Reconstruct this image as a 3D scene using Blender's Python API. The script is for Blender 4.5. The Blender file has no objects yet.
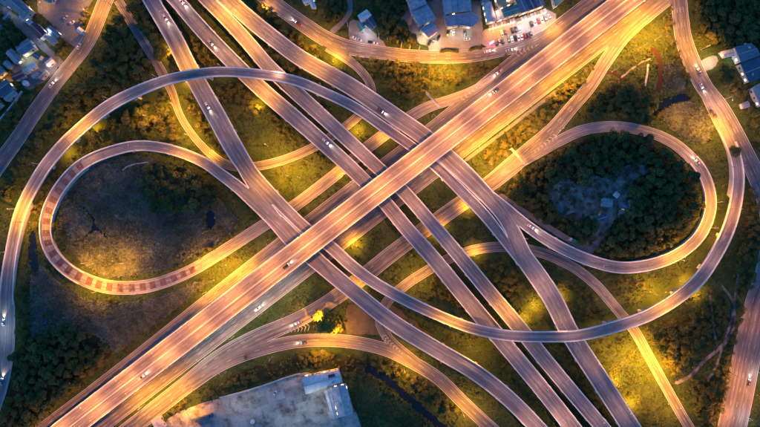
import bpy, math, random
import numpy as np
from mathutils import Vector, Matrix
rnd = random.Random(7)
rng = np.random.default_rng(7)
R = math.radians
SC = bpy.context.scene
COL = SC.collection

# ------------------------------------------------------------------ camera, sky, exposure
S = 0.70            # metres per photograph pixel on the ground
H = 355.0           # drone height
cam = bpy.data.cameras.new('camera'); cam_o = bpy.data.objects.new('camera', cam)
COL.objects.link(cam_o); cam_o.location = (0, 0, H)
cam.sensor_width = 36; cam.lens = 36 * H / (760 * S); cam.clip_start = 1; cam.clip_end = 6000
SC.camera = cam_o

SUN_EL, SUN_AZ = 3.0, 250.0
world = bpy.data.worlds.new('World'); SC.world = world; world.use_nodes = True
nt = world.node_tree
bg = nt.nodes['Background']
sky = nt.nodes.new('ShaderNodeTexSky'); sky.sky_type = 'NISHITA'; sky.sun_disc = False
sky.sun_elevation = R(SUN_EL); sky.sun_rotation = R(SUN_AZ)
sky.air_density = 1.0; sky.dust_density = 0.3; sky.ozone_density = 4.8
nt.links.new(sky.outputs[0], bg.inputs[0]); bg.inputs[1].default_value = 0.125
sun = bpy.data.lights.new('sun', 'SUN'); sun.energy = 0.02; sun.angle = R(12); sun.color = (1.0, 0.86, 0.74)
sun_o = bpy.data.objects.new('sun', sun); COL.objects.link(sun_o)
az = R(SUN_AZ); el = R(SUN_EL)
d = Vector((math.sin(az) * math.cos(el), math.cos(az) * math.cos(el), math.sin(el)))
sun_o.rotation_euler = (-d).to_track_quat('-Z', 'Y').to_euler()
sun_o.location = (0, 0, 120)
SC.view_settings.view_transform = 'Standard'; SC.view_settings.look = 'None'
SC.view_settings.exposure = 2.4; SC.view_settings.gamma = 1.0
LAMP_K = 0.60
SC.cycles.max_bounces = 4; SC.cycles.diffuse_bounces = 2; SC.cycles.glossy_bounces = 2

SODIUM = (1.0, 0.36, 0.01)
AMBER = (1.0, 0.32, 0.05)
WARM = (1.0, 0.42, 0.22)
WHITE = (0.86, 0.92, 1.0)
COOL = (0.95, 0.92, 0.78)

def W(px, py, z=0.0):
    k = S * (H - z) / H
    return Vector(((px - 380) * k, (213.5 - py) * k, z))

# ------------------------------------------------------------------ materials
MATS = {}
def nodes_of(name):
    m = bpy.data.materials.new(name); m.use_nodes = True; MATS[name] = m
    t = m.node_tree; b = t.nodes['Principled BSDF']
    return m, t, b
def ramp(t, fac, stops):
    r = t.nodes.new('ShaderNodeValToRGB')
    e = r.color_ramp.elements
    e[0].position = stops[0][0]; e[0].color = (*stops[0][1], 1)
    e[1].position = stops[-1][0]; e[1].color = (*stops[-1][1], 1)
    for p, c in stops[1:-1]:
        k = e.new(p); k.color = (*c, 1)
    t.links.new(fac, r.inputs[0]); return r.outputs[0]
def noise(t, vec, scale, detail=4, rough=0.6):
    n = t.nodes.new('ShaderNodeTexNoise'); n.inputs['Scale'].default_value = scale
    n.inputs['Detail'].default_value = detail; n.inputs['Roughness'].default_value = rough
    if vec is not None: t.links.new(vec, n.inputs['Vector'])
    return n.outputs['Fac']
def mapping(t, src, scale):
    m = t.nodes.new('ShaderNodeMapping'); m.inputs['Scale'].default_value = scale
    t.links.new(src, m.inputs[0]); return m.outputs[0]
def mixc(t, fac, a, b, mode='MIX'):
    m = t.nodes.new('ShaderNodeMix'); m.data_type = 'RGBA'; m.blend_type = mode
    if isinstance(fac, float): m.inputs[0].default_value = fac
    else: t.links.new(fac, m.inputs[0])
    for i, v in ((6, a), (7, b)):
        if isinstance(v, tuple): m.inputs[i].default_value = (*v, 1)
        else: t.links.new(v, m.inputs[i])
    return m.outputs[2]
def bump(t, b, h, strength, dist):
    n = t.nodes.new('ShaderNodeBump'); n.inputs['Strength'].default_value = strength
    n.inputs['Distance'].default_value = dist
    t.links.new(h, n.inputs['Height']); t.links.new(n.outputs[0], b.inputs['Normal'])
def geo_pos(t):
    return t.nodes.new('ShaderNodeNewGeometry').outputs['Position']

def m_natural(name, stops, scale, rough=0.9, bs=0.6, bd=0.4, scale2=None, dark=(0.6, 0.6, 0.6)):
    m, t, b = nodes_of(name); p = geo_pos(t)
    c = ramp(t, noise(t, p, scale, 6, 0.65), stops)
    n2 = noise(t, p, scale2 or scale * 9, 4, 0.7)
    c = mixc(t, 0.75, c, ramp(t, n2, [(0.3, dark), (0.7, (1.25, 1.25, 1.2))]), 'MULTIPLY')
    t.links.new(c, b.inputs['Base Color']); b.inputs['Roughness'].default_value = rough
    b.inputs['Specular IOR Level'].default_value = 0.15
    bump(t, b, n2, bs, bd); return m
m_natural('grass', [(0.3, (0.024, 0.046, 0.017)), (0.5, (0.054, 0.082, 0.026)), (0.72, (0.10, 0.118, 0.042))], 0.045)
m_natural('marsh', [(0.3, (0.07, 0.09, 0.07)), (0.5, (0.175, 0.205, 0.16)), (0.7, (0.29, 0.31, 0.25))], 0.05, scale2=0.9)
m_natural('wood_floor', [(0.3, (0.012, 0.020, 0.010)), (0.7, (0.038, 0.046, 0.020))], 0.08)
m_natural('dirt', [(0.3, (0.07, 0.062, 0.045)), (0.7, (0.16, 0.13, 0.095))], 0.12, bd=0.15)
m_natural('lot', [(0.3, (0.13, 0.14, 0.16)), (0.7, (0.22, 0.23, 0.25))], 0.1, bd=0.05)
m_natural('clearing', [(0.35, (0.07, 0.072, 0.062)), (0.5, (0.17, 0.165, 0.15)), (0.66, (0.34, 0.325, 0.30))], 0.14, bd=0.2)
m_natural('plaza', [(0.3, (0.20, 0.19, 0.19)), (0.7, (0.32, 0.31, 0.31))], 0.15, bd=0.03)
m_natural('red_paving', [(0.3, (0.040, 0.022, 0.020)), (0.7, (0.065, 0.034, 0.030))], 0.5, bd=0.03)
m_natural('concrete', [(0.3, (0.40, 0.385, 0.37)), (0.7, (0.56, 0.54, 0.52))], 0.25, rough=0.8, bd=0.03, dark=(0.78, 0.78, 0.78))
m_natural('parapet', [(0.3, (0.58, 0.56, 0.54)), (0.7, (0.76, 0.74, 0.72))], 0.3, rough=0.8, bd=0.02, dark=(0.82, 0.82, 0.82))
m_natural('pale_wall', [(0.3, (0.42, 0.42, 0.42)), (0.7, (0.6, 0.6, 0.6))], 0.3, bd=0.02)
m_natural('bark', [(0.3, (0.05, 0.035, 0.022)), (0.7, (0.10, 0.075, 0.05))], 1.2)
m_natural('tuft', [(0.3, (0.026, 0.054, 0.018)), (0.5, (0.062, 0.098, 0.03)), (0.72, (0.12, 0.145, 0.052))], 0.06, bd=0.0)
m_natural('reed', [(0.28, (0.07, 0.095, 0.065)), (0.5, (0.175, 0.20, 0.15)), (0.7, (0.28, 0.30, 0.24))], 0.055, scale2=1.4, bd=0.0)

def m_concrete_yard():
    m, t, b = nodes_of('yard'); p = geo_pos(t)
    v = t.nodes.new('ShaderNodeTexVoronoi'); v.distance = 'CHEBYCHEV'; v.inputs['Scale'].default_value = 0.16
    r = t.nodes.new('ShaderNodeVectorRotate'); r.rotation_type = 'Z_AXIS'; r.inputs['Angle'].default_value = R(18)
    t.links.new(p, r.inputs[0]); t.links.new(r.outputs[0], v.inputs['Vector'])
    c = ramp(t, v.outputs['Color'], [(0.1, (0.27, 0.25, 0.24)), (0.5, (0.38, 0.35, 0.33)), (0.9, (0.50, 0.46, 0.43))])
    st = ramp(t, noise(t, p, 0.13, 7, 0.7), [(0.36, (0.3, 0.3, 0.31)), (0.52, (1, 1, 1)), (0.75, (1.25, 1.25, 1.25))])
    c = mixc(t, 0.9, c, st, 'MULTIPLY')
    t.links.new(c, b.inputs['Base Color']); b.inputs['Roughness'].default_value = 0.85
m_concrete_yard()

def m_road(name, lo, hi, seed):
    m, t, b = nodes_of(name)
    uv = t.nodes.new('ShaderNodeUVMap').outputs[0]
    p = geo_pos(t)
    c = ramp(t, noise(t, p, 0.06, 5, 0.6), [(0.3, lo), (0.7, hi)])
    st = noise(t, mapping(t, uv, (0.012, 0.75, 1)), 1.0, 3, 0.6)         # wheel paths run along the road
    c = mixc(t, 0.85, c, ramp(t, st, [(0.34, (0.5, 0.5, 0.51)), (0.5, (0.92, 0.92, 0.92)), (0.66, (1.42, 1.4, 1.38))]), 'MULTIPLY')
    pt = noise(t, mapping(t, uv, (0.05, 0.22, 1)), 1.0, 2, 0.5)
    c = mixc(t, 0.7, c, ramp(t, pt, [(0.35, (0.75, 0.75, 0.76)), (0.42, (1, 1, 1)), (0.7, (1.08, 1.07, 1.05))]), 'MULTIPLY')
    f = noise(t, p, 2.2, 3, 0.7)
    c = mixc(t, 0.4, c, ramp(t, f, [(0.3, (0.8, 0.8, 0.8)), (0.7, (1.15, 1.15, 1.15))]), 'MULTIPLY')
    t.links.new(c, b.inputs['Base Color']); b.inputs['Roughness'].default_value = 0.72
    b.inputs['Specular IOR Level'].default_value = 0.3
m_road('asphalt', (0.125, 0.118, 0.118), (0.195, 0.182, 0.180), 1)
m_road('deck_asphalt', (0.175, 0.165, 0.168), (0.255, 0.24, 0.238), 2)

def m_plain(name, col, rough=0.6, metal=0.0, scale=0.8, var=0.25):
    m, t, b = nodes_of(name); p = geo_pos(t)
    n = noise(t, p, scale, 4, 0.6)
    lo = tuple(c * (1 - var) for c in col); hi = tuple(min(1, c * (1 + var)) for c in col)
    t.links.new(ramp(t, n, [(0.3, lo), (0.7, hi)]), b.inputs['Base Color'])
    b.inputs['Roughness'].default_value = rough; b.inputs['Metallic'].default_value = metal
    return m
m_plain('paint_white', (0.44, 0.43, 0.41), 0.6, scale=0.5, var=0.3)
m_plain('red_surface', (0.115, 0.064, 0.070), 0.8, scale=0.5, var=0.6)
m_plain('joint', (0.11, 0.105, 0.105), 0.9)
m_plain('steel', (0.45, 0.46, 0.47), 0.4, 0.6)
m_plain('tyre', (0.02, 0.02, 0.02), 0.9)
m_plain('glass', (0.03, 0.035, 0.045), 0.12)
m_plain('sign_green', (0.02, 0.16, 0.09), 0.5)
m_plain('trailer_blue', (0.05, 0.09, 0.17), 0.5)
m_plain('truck_green', (0.03, 0.22, 0.12), 0.5)
m_plain('window_dark', (0.04, 0.05, 0.07), 0.15)

def m_roof(name, col, step=0.55):
    m, t, b = nodes_of(name)
    tc = t.nodes.new('ShaderNodeTexCoord').outputs['Object']
    w = t.nodes.new('ShaderNodeTexWave'); w.bands_direction = 'X'; w.inputs['Scale'].default_value = 1.0 / step * 0.5
    w.inputs['Distortion'].default_value = 0.0
    t.links.new(tc, w.inputs['Vector'])
    n = noise(t, geo_pos(t), 0.35, 6, 0.7)
    lo = tuple(c * 0.6 for c in col); hi = tuple(min(0.9, c * 1.35) for c in col)
    c = ramp(t, n, [(0.3, lo), (0.7, hi)])
    c = mixc(t, 0.35, c, ramp(t, w.outputs['Fac'], [(0.2, (0.7, 0.7, 0.7)), (0.8, (1.1, 1.1, 1.1))]), 'MULTIPLY')
    t.links.new(c, b.inputs['Base Color']); b.inputs['Roughness'].default_value = 0.55
    bump(t, b, w.outputs['Fac'], 0.3, 0.08)
m_roof('roof_slate', (0.20, 0.215, 0.25))
m_roof('roof_blue', (0.13, 0.165, 0.225))
m_roof('roof_deep', (0.05, 0.09, 0.15))
m_roof('roof_grey', (0.26, 0.28, 0.31))
m_roof('roof_pale', (0.66, 0.62, 0.60))
m_roof('roof_white', (0.86, 0.80, 0.77))
m_roof('roof_pink', (0.60, 0.50, 0.49))
m_roof('roof_maroon', (0.20, 0.035, 0.05))
m_roof('roof_teal', (0.06, 0.25, 0.26))
m_roof('roof_lilac', (0.42, 0.37, 0.43))
m_roof('roof_tan', (0.45, 0.34, 0.2))

def m_leaf(name, a, b_, c_):
    m, t, b = nodes_of(name)
    oi = t.nodes.new('ShaderNodeObjectInfo').outputs['Random']
    n = noise(t, geo_pos(t), 0.9, 3, 0.6)
    ad = t.nodes.new('ShaderNodeMath'); ad.operation = 'MULTIPLY_ADD'; ad.inputs[1].default_value = 0.55
    t.links.new(oi, ad.inputs[0]); 
    sc = t.nodes.new('ShaderNodeMath'); sc.operation = 'MULTIPLY'; sc.inputs[1].default_value = 0.5
    t.links.new(n, sc.inputs[0]); t.links.new(sc.outputs[0], ad.inputs[2])
    t.links.new(ramp(t, ad.outputs[0], [(0.12, a), (0.45, b_), (0.8, c_)]), b.inputs['Base Color'])
    b.inputs['Roughness'].default_value = 0.6; b.inputs['Specular IOR Level'].default_value = 0.2
m_leaf('leaf', (0.022, 0.042, 0.014), (0.06, 0.088, 0.022), (0.135, 0.132, 0.036))
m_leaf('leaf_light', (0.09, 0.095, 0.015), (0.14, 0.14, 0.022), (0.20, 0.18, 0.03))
m_leaf('shrub_leaf', (0.03, 0.05, 0.014), (0.075, 0.095, 0.024), (0.14, 0.13, 0.036))

def m_water():
    m, t, b = nodes_of('water'); b.inputs['Base Color'].default_value = (0.006, 0.010, 0.014, 1)
    b.inputs['Roughness'].default_value = 0.08
    bump(t, b, noise(t, geo_pos(t), 0.8, 3, 0.5), 0.15, 0.05)
m_water()
def m_emit(name, col, s):
    m, t, b = nodes_of(name); b.inputs['Base Color'].default_value = (*col, 1)
    b.inputs['Emission Color'].default_value = (*col, 1); b.inputs['Emission Strength'].default_value = s
m_emit('bulb_sodium', (1.0, 0.62, 0.2), 5); m_emit('bulb_white', (1.0, 0.97, 0.92), 5)
m_emit('head_light', (1.0, 0.95, 0.85), 4); m_emit('tail_light', (1.0, 0.06, 0.03), 1.5)
m_emit('neon_pink', (1.0, 0.10, 0.28), 2.5); m_emit('lit_shopfront', (1.0, 0.55, 0.22), 1.3)
m_emit('lit_window', (1.0, 0.8, 0.5), 1.5)
def m_car():
    m, t, b = nodes_of('car_paint')
    oi = t.nodes.new('ShaderNodeObjectInfo').outputs['Color']
    t.links.new(oi, b.inputs['Base Color']); b.inputs['Roughness'].default_value = 0.3
    b.inputs['Coat Weight'].default_value = 0.4
m_car()

# ------------------------------------------------------------------ object helpers
def link(o, parent=None):
    COL.objects.link(o)
    if parent is not None: o.parent = parent
    return o
def mesh(name, verts, faces, mat, parent=None, smooth=False, uvs=None):
    me = bpy.data.meshes.new(name); me.from_pydata([tuple(v) for v in verts], [], [tuple(f) for f in faces])
    me.materials.append(MATS[mat])
    if uvs is not None:
        ul = me.uv_layers.new(name='UVMap')
        li = np.empty(len(me.loops), dtype=np.int32); me.loops.foreach_get('vertex_index', li)
        ul.data.foreach_set('uv', np.asarray(uvs, dtype=np.float32)[li].ravel())
    if smooth: me.polygons.foreach_set('use_smooth', [True] * len(me.polygons))
    me.update()
    return link(bpy.data.objects.new(name, me), parent)
def tag(o, label=None, cat=None, group=None, kind=None):
    if label: o['label'] = label
    if cat: o['category'] = cat
    if group: o['group'] = group
    if kind: o['kind'] = kind
    return o
def empty(name, loc=(0, 0, 0), rz=0):
    o = bpy.data.objects.new(name, None); o.empty_display_size = 1; link(o)
    o.location = loc; o.rotation_euler = (0, 0, rz); return o
def copy_tree(o, parent=None):
    c = o.copy(); link(c)
    if parent is not None: c.parent = parent
    for ch in list(o.children): copy_tree(ch, c)
    return c
ORD = ['first', 'second', 'third', 'fourth', 'fifth', 'sixth', 'seventh', 'eighth', 'ninth', 'tenth', 'eleventh', 'twelfth', 'thirteenth', 'fourteenth', 'fifteenth', 'sixteenth', 'seventeenth', 'eighteenth', 'nineteenth', 'twentieth']

class MB:
    def __init__(s): s.v = []; s.f = []
    def box(s, c, sz, rz=0.0, taper=1.0):
        cx, cy, cz = c; x, y, z = sz[0] / 2, sz[1] / 2, sz[2] / 2; n = len(s.v)
        ca, sa = math.cos(rz), math.sin(rz)
        for k, tp in ((-1, 1.0), (1, taper)):
            for a, b in ((-1, -1), (1, -1), (1, 1), (-1, 1)):
                px, py = a * x * tp, b * y * tp
                s.v.append((cx + px * ca - py * sa, cy + px * sa + py * ca, cz + k * z))
        s.f += [tuple(n + i for i in q) for q in ((3, 2, 1, 0), (4, 5, 6, 7), (0, 1, 5, 4), (1, 2, 6, 5), (2, 3, 7, 6), (3, 0, 4, 7))]
        return s
    def tube(s, pts, rad, n=8):
        pts = [Vector(p) for p in pts]; base = len(s.v)
        for i, p in enumerate(pts):
            dv = (pts[min(i + 1, len(pts) - 1)] - pts[max(i - 1, 0)]).normalized()
            u = dv.orthogonal().normalized(); w = dv.cross(u)
            r = rad[i] if isinstance(rad, (list, tuple)) else rad
            for k in range(n):
                a = 2 * math.pi * k / n
                s.v.append(tuple(p + (u * math.cos(a) + w * math.sin(a)) * r))
        for i in range(len(pts) - 1):
            for k in range(n):
                a = base + i * n + k; b = base + i * n + (k + 1) % n
                s.f.append((a, b, b + n, a + n))
        s.f.append(tuple(base + k for k in range(n))[::-1]); s.f.append(tuple(base + (len(pts) - 1) * n + k for k in range(n)))
        return s
    def prism(s, poly, z0, z1):
        n = len(s.v); k = len(poly)
        ar = sum(poly[i][0] * poly[(i + 1) % k][1] - poly[(i + 1) % k][0] * poly[i][1] for i in range(k))
        if ar < 0: poly = poly[::-1]
        s.v += [(x, y, z0) for x, y in poly] + [(x, y, z1) for x, y in poly]
        s.f.append(tuple(n + i for i in range(k))[::-1]); s.f.append(tuple(n + k + i for i in range(k)))
        for i in range(k):
            j = (i + 1) % k; s.f.append((n + i, n + j, n + k + j, n + k + i))
        return s
    def quad(s, a, b, c, d):
        n = len(s.v); s.v += [a, b, c, d]; s.f.append((n, n + 1, n + 2, n + 3)); return s
    def build(s, name, mat, parent=None, smooth=False):
        return mesh(name, s.v, s.f, mat, parent, smooth)

# ------------------------------------------------------------------ roads: trace (px, py, width px, z m)
ROADS = {}
def resample(pts, step=3.0):
    P = np.array([[*W(p[0], p[1], p[3])[:2], p[2] * S * (H - p[3]) / H, p[3]] for p in pts])
    n = len(P); out = []
    ext = np.vstack([2 * P[0] - P[1], P, 2 * P[-1] - P[-2]])
    for i in range(n - 1):
        p0, p1, p2, p3 = ext[i], ext[i + 1], ext[i + 2], ext[i + 3]
        L = np.linalg.norm((p2 - p1)[:2]); k = max(2, int(L / step))
        t0 = 0; t1 = t0 + max(1e-3, np.linalg.norm((p1 - p0)[:2])) ** .5
        t2 = t1 + max(1e-3, L) ** .5; t3 = t2 + max(1e-3, np.linalg.norm((p3 - p2)[:2])) ** .5
        for q in range(k):
            t = t1 + (t2 - t1) * q / k
            a1 = (t1 - t) / (t1 - t0) * p0 + (t - t0) / (t1 - t0) * p1
            a2 = (t2 - t) / (t2 - t1) * p1 + (t - t1) / (t2 - t1) * p2
            a3 = (t3 - t) / (t3 - t2) * p2 + (t - t2) / (t3 - t2) * p3
            b1 = (t2 - t) / (t2 - t0) * a1 + (t - t0) / (t2 - t0) * a2
            b2 = (t3 - t) / (t3 - t1) * a2 + (t - t1) / (t3 - t1) * a3
            c = (t2 - t) / (t2 - t1) * b1 + (t - t1) / (t2 - t1) * b2
            lin = p1 + (p2 - p1) * q / k
            c[2] = lin[2]
            c[3] = lin[3] if abs(p1[3] - p2[3]) < 0.05 else p1[3] + (p2[3] - p1[3]) * (q / k)
            out.append(c)
    out.append(P[-1]); A = np.array(out)
    for _ in range(6):                                     # soften grades and widths
        A[1:-1, 2:] = 0.25 * A[:-2, 2:] + 0.5 * A[1:-1, 2:] + 0.25 * A[2:, 2:]
    return A
def defroad(key, pts):
    A = resample(pts); t = np.gradient(A[:, :2], axis=0); t /= np.linalg.norm(t, axis=1)[:, None]
    s = np.concatenate([[0], np.cumsum(np.linalg.norm(np.diff(A[:, :2], axis=0), axis=1))])
    ROADS[key] = dict(c=A[:, :2], hw=A[:, 2] / 2, z=A[:, 3], t=t, n=np.stack([-t[:, 1], t[:, 0]], 1), s=s)
def g(i): return 0.10 + 0.012 * i                          # each ground sheet a little above the last
med = lambda x: 427 - 0.766 * (x - 69.5)
mz = {-90: 1.6, 0: 2.6, 70: 5, 160: 10, 250: 14.6, 330: 15, 400: 15, 470: 14.6, 560: 10, 640: 5, 740: 2.5, 850: 1.6}
defroad('main', [(x, med(x), 24 - (x > 300) * 1.0, z) for x, z in mz.items()])
for k, off, i in (('fs', 21.5, 1),):
    defroad(k, [(x, med(x) + off, 17, g(i)) for x in (-90, 0, 150, 266, 400, 492, 620, 740, 850)])
defroad('fn', [(-70, 516, 10, g(2)), (20, 445, 10, g(2)), (114, 373.5, 10, g(2)), (222, 288, 10, g(2)), (330, 205, 11, g(2)), (432, 128, 11, g(2)), (490, 82, 14, g(2)), (540, 43, 16, g(2)), (600, -3, 16, g(2)), (680, -64, 16, g(2)), (760, -125, 16, g(2))])
defroad('k', [(z[0], z[1], z[2], g(3)) for z in [(790, -95, 14), (720, -42, 14), (654, 9, 14), (625, 35, 13), (604, 64, 12), (590, 86, 12), (572, 107, 12), (552, 130, 13), (529, 151, 16), (508, 169, 17), (492, 182, 15), (449, 212, 15), (394, 252, 15), (360, 279, 15), (327, 303, 14), (297, 320, 14), (256, 338, 16), (222, 357, 17), (184, 386.5, 16.5), (140, 421, 16), (90, 459, 16), (0, 528, 16)]])
defroad('m', [(z[0], z[1], 12, g(4)) for z in [(580, 500), (525, 457), (490, 427), (463, 402), (438, 378), (408, 360), (384, 349), (344, 341), (300, 341), (262, 349), (222, 364), (190, 385)]])
defroad('l', [(z[0], z[1], 9, g(5)) for z in [(760, 535), (720, 475), (689, 427), (667, 389), (646, 351), (634, 330), (615, 307), (596, 285), (576, 269), (553, 257), (535, 251), (510, 247), (484, 248), (455, 256), (425, 272), (404, 286), (387, 302), (380, 320), (388, 338), (408, 356), (436, 377)]])
defroad('n', [(z[0], z[1], z[2], g(6)) for z in [(118, 0, 8), (138, 33, 8), (150, 52, 8), (164, 76, 8), (172, 92, 7), (180, 115, 6), (195, 138, 6), (213, 156, 7), (228, 165, 8), (250, 167, 8), (280, 161, 8), (312, 148, 8), (345, 127, 8), (362, 112, 8), (371, 99, 7), (371, 86, 7), (362, 72, 7), (347, 59, 8), (327, 47, 8)]])
defroad('t', [(z[0], z[1], z[2], g(7)) for z in [(170, -75, 14), (230, -28, 14), (252, -13, 14), (272, 2, 14), (300, 22, 14), (330, 41, 15), (355, 49, 13), (384, 53, 12), (410, 56, 12), (438, 57, 12), (470, 56, 12), (500, 51, 11), (525, 44, 10), (550, 31, 9), (575, 13, 8)]])
defroad('v', [(z[0], z[1], z[2], g(8)) for z in [(150, -65, 14), (120, -25, 14), (106, 0, 14), (97, 22, 14), (88, 42, 13), (73, 62, 13), (60, 78, 13), (50, 91, 13), (35, 112, 14), (18, 138, 14), (0, 163, 15), (-20, 195, 14), (-26, 240, 12), (-16, 290, 11), (-3, 330, 10)]])
defroad('r', [(z[0], z[1], z[2], g(9)) for z in [(655, -110, 14), (672, -40, 15), (679, 0, 15), (681, 20, 15), (684, 40, 16), (693, 65, 17), (705, 88, 16), (721, 108, 15), (735, 132, 15), (748, 158, 16), (757, 177, 17), (768, 205, 19), (772, 240, 22), (768, 272, 24), (758, 305, 26), (749, 345, 27), (740, 390, 28), (732, 427, 28), (720, 480, 28), (705, 540, 28)]])
# elevated
defroad('x', [(45, -170, 14, 3), (115, -60, 14, 4), (133, -30, 14, 5), (151, 0, 15, 5.5), (174, 38, 17, 6.3), (188, 66, 17.5, 6.8), (200.5, 88, 18, 7), (217, 117, 19, 7.2), (234, 148, 19, 7.4), (250, 172, 16, 7.5), (265, 188, 13, 7.5), (283.5, 207, 12, 7.5), (307, 229.5, 12, 7.5), (331, 247, 12, 7.5), (352, 266, 12, 8), (374, 282, 11.5, 9), (404, 299, 11, 11), (438, 315, 10.5, 13), (472, 328, 10.5, 14.2), (506, 335, 10.5, 14.5), (546, 336.5, 10.5, 14.5), (580, 335, 11, 14.5), (620, 325, 11.5, 14), (648, 315, 12, 13), (678, 297, 12.5, 11), (699, 279, 12.5, 9.4), (714, 257, 12.5, 7.8), (727, 232, 12.5, 6.2), (735, 205, 12, 4.6), (738, 176, 11.5, 3), (734, 153, 11, 1.7), (726, 135, 11, 0.7), (714, 112, 10, g(10)), (703, 90, 8, g(10))])
defroad('branch', [(226, 140, 8, 7.36), (240, 164, 10, 7.40), (250, 181, 10, 7.42), (259, 194, 10, 7.42), (269, 207, 9, 7.42), (282, 223, 7, 7.40)])
defroad('y', [(640, 545, 16, 3), (575, 470, 16, 4.5), (537, 427, 16, 5.5), (506, 396, 16, 6.2), (475, 372, 16, 6.8), (436, 349, 16, 7.2), (406, 331, 16, 7.5), (384, 316, 16, 7.5), (364, 300, 15.5, 7.5), (324, 267, 16, 7.46), (294.5, 240.5, 19, 7.46), (275, 220, 16, 7.46), (255, 202, 13.5, 7.46), (238, 187, 12, 7.4), (222, 175, 11, 7.3), (205, 163, 10.5, 7.0), (182, 153, 10, 6.6), (158, 147, 10, 6.0), (135, 146, 10, 5.5), (108, 152.5, 10.5, 4.9), (90, 160, 11, 4.4), (75, 170.5, 11.5, 3.9), (57, 193, 12, 3.0), (47, 217, 12, 2.2), (46.5, 237, 12, 1.6), (53, 254, 12.5, 1.2), (67, 269, 13, 0.8), (86, 280, 13, 0.5), (110, 287, 13, 0.3), (148, 286, 12, g(11)), (188, 272, 11, g(11)), (214, 257, 11, g(11)), (264, 225, 11, g(11)), (294, 206, 11, g(11)), (330, 179, 11, g(11)), (376, 141, 11, g(11)), (424, 109, 10, g(11)), (450, 100, 9, g(11)), (474, 90, 8, g(11)), (500, 73, 6, g(11))])
defroad('q', [(60, -105, 14, 3), (130, -42, 14, 4.5), (155, -20, 14, 5.5), (176, 0, 14, 6), (195, 22, 15, 6.4), (222, 51, 15.5, 6.9), (259, 87, 15.5, 7.3), (296, 119, 15.5, 7.5), (330, 149, 15, 7.5), (355, 172, 14.5, 7.5), (383.5, 201, 14, 7.5), (407, 229, 14.5, 7.5), (432, 257, 15, 7.5), (460, 291, 15.5, 7.5), (487.5, 324, 16, 7.4), (502, 341, 16, 7.2), (546, 394, 16, 6.4), (572, 427, 16.5, 5.8), (612, 480, 16, 4.6), (670, 555, 16, 3)])
defroad('p', [(120, -95, 13, 3), (170, -38, 13, 5), (207, 0, 13, 6), (225, 18, 13.5, 6.4), (243, 37, 14, 6.8), (269, 67, 14.5, 7.2), (290, 87, 15, 7.4), (330, 123.5, 14, 7.5), (378, 168, 13, 7.5), (401, 189, 13, 7.5), (438, 231, 13.5, 7.5), (461, 258, 14, 7.5), (490, 293, 14.5, 7.5), (520.5, 329, 15, 7.4), (540, 353.5, 15, 7), (572, 392, 14.5, 6.4), (602, 427, 14.5, 5.8), (650, 485, 14.5, 4.6), (710, 555, 14.5, 3)])
defroad('ring', [(-70, 530, 16, 0.2), (-32, 460, 18, 0.2), (-14, 420, 18, g(12)), (-2, 385, 19, g(12)), (4, 350, 20, g(12)), (6, 318, 18, 0.3), (7, 290, 14, 0.9), (11, 257, 11.5, 1.9), (21.5, 211, 11.5, 3.8), (42, 172, 12, 5.6), (60, 149, 12, 7), (79, 130.5, 12, 8.4), (108, 107, 12, 10.4), (134, 93, 11, 12), (168, 80, 10, 13.8), (198, 74, 9.5, 14.4), (222, 72, 9.5, 14.5), (256, 74, 9.5, 14.5), (296, 81, 9.5, 14.5), (324, 92.5, 9.5, 13.4), (354, 107, 10, 11.6), (384, 127.5, 10, 9.6), (412, 147, 10, 8), (428, 160, 10, 7.55), (442, 172, 10.5, 7.43), (465, 195, 11, 7.43), (487, 218, 11, 7.43), (504, 240, 9.5, 7.43), (514, 254.5, 7, 7.43), (526, 271, 4.5, 7.42), (540, 290, 2.5, 7.42)])
defroad('d', [(150, -75, 15, 3), (190, -38, 15, 5), (228, 0, 16, 6), (246, 16, 16, 6.4), (268, 34, 16, 6.8), (300, 58, 16, 7.2), (330, 75, 16.5, 7.4), (351, 87, 17, 7.5), (397, 118, 17, 7.5), (427, 139, 17, 7.5), (450, 160, 17.5, 7.5), (462, 171, 17.5, 7.5), (482, 191, 16, 7.5), (501, 213, 13, 7.5), (515, 236, 14.5, 7.5), (523.5, 256, 18, 7.5), (536, 274, 19, 7.5), (552, 298, 19, 7.5), (567, 328, 18.5, 7.4), (574.5, 341, 18.5, 7.3), (600, 380, 18.5, 6.6), (630.5, 427, 18.5, 5.8), (665, 480, 18.5, 4.5), (715, 555, 18.5, 3)])
defroad('loop', [(478, 184, 7, 7.38), (494, 198, 9, 7.40), (508, 210, 11, 7.40), (522, 222, 11, 7.3), (546, 239, 11.5, 6.9), (572, 253, 11.5, 6.2), (598, 263, 11.5, 5.4), (622, 267.5, 11.5, 4.6), (654, 263.5, 11.5, 3.6), (680, 252.5, 11.5, 2.8), (698, 237, 11.5, 2.2), (708, 217, 11.5, 1.6), (710, 197, 11, 1.1), (702, 172, 11, 0.7), (682, 149.5, 10.5, 0.4), (666, 139, 10, 0.25), (646, 131.5, 9.5, g(13)), (616, 126.5, 9.5, g(13)), (584, 130, 10, g(13)), (560, 140.5, 10, g(13)), (540, 152, 9, g(13)), (520, 164, 8, g(13)), (502, 176, 6, g(13))])

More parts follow.
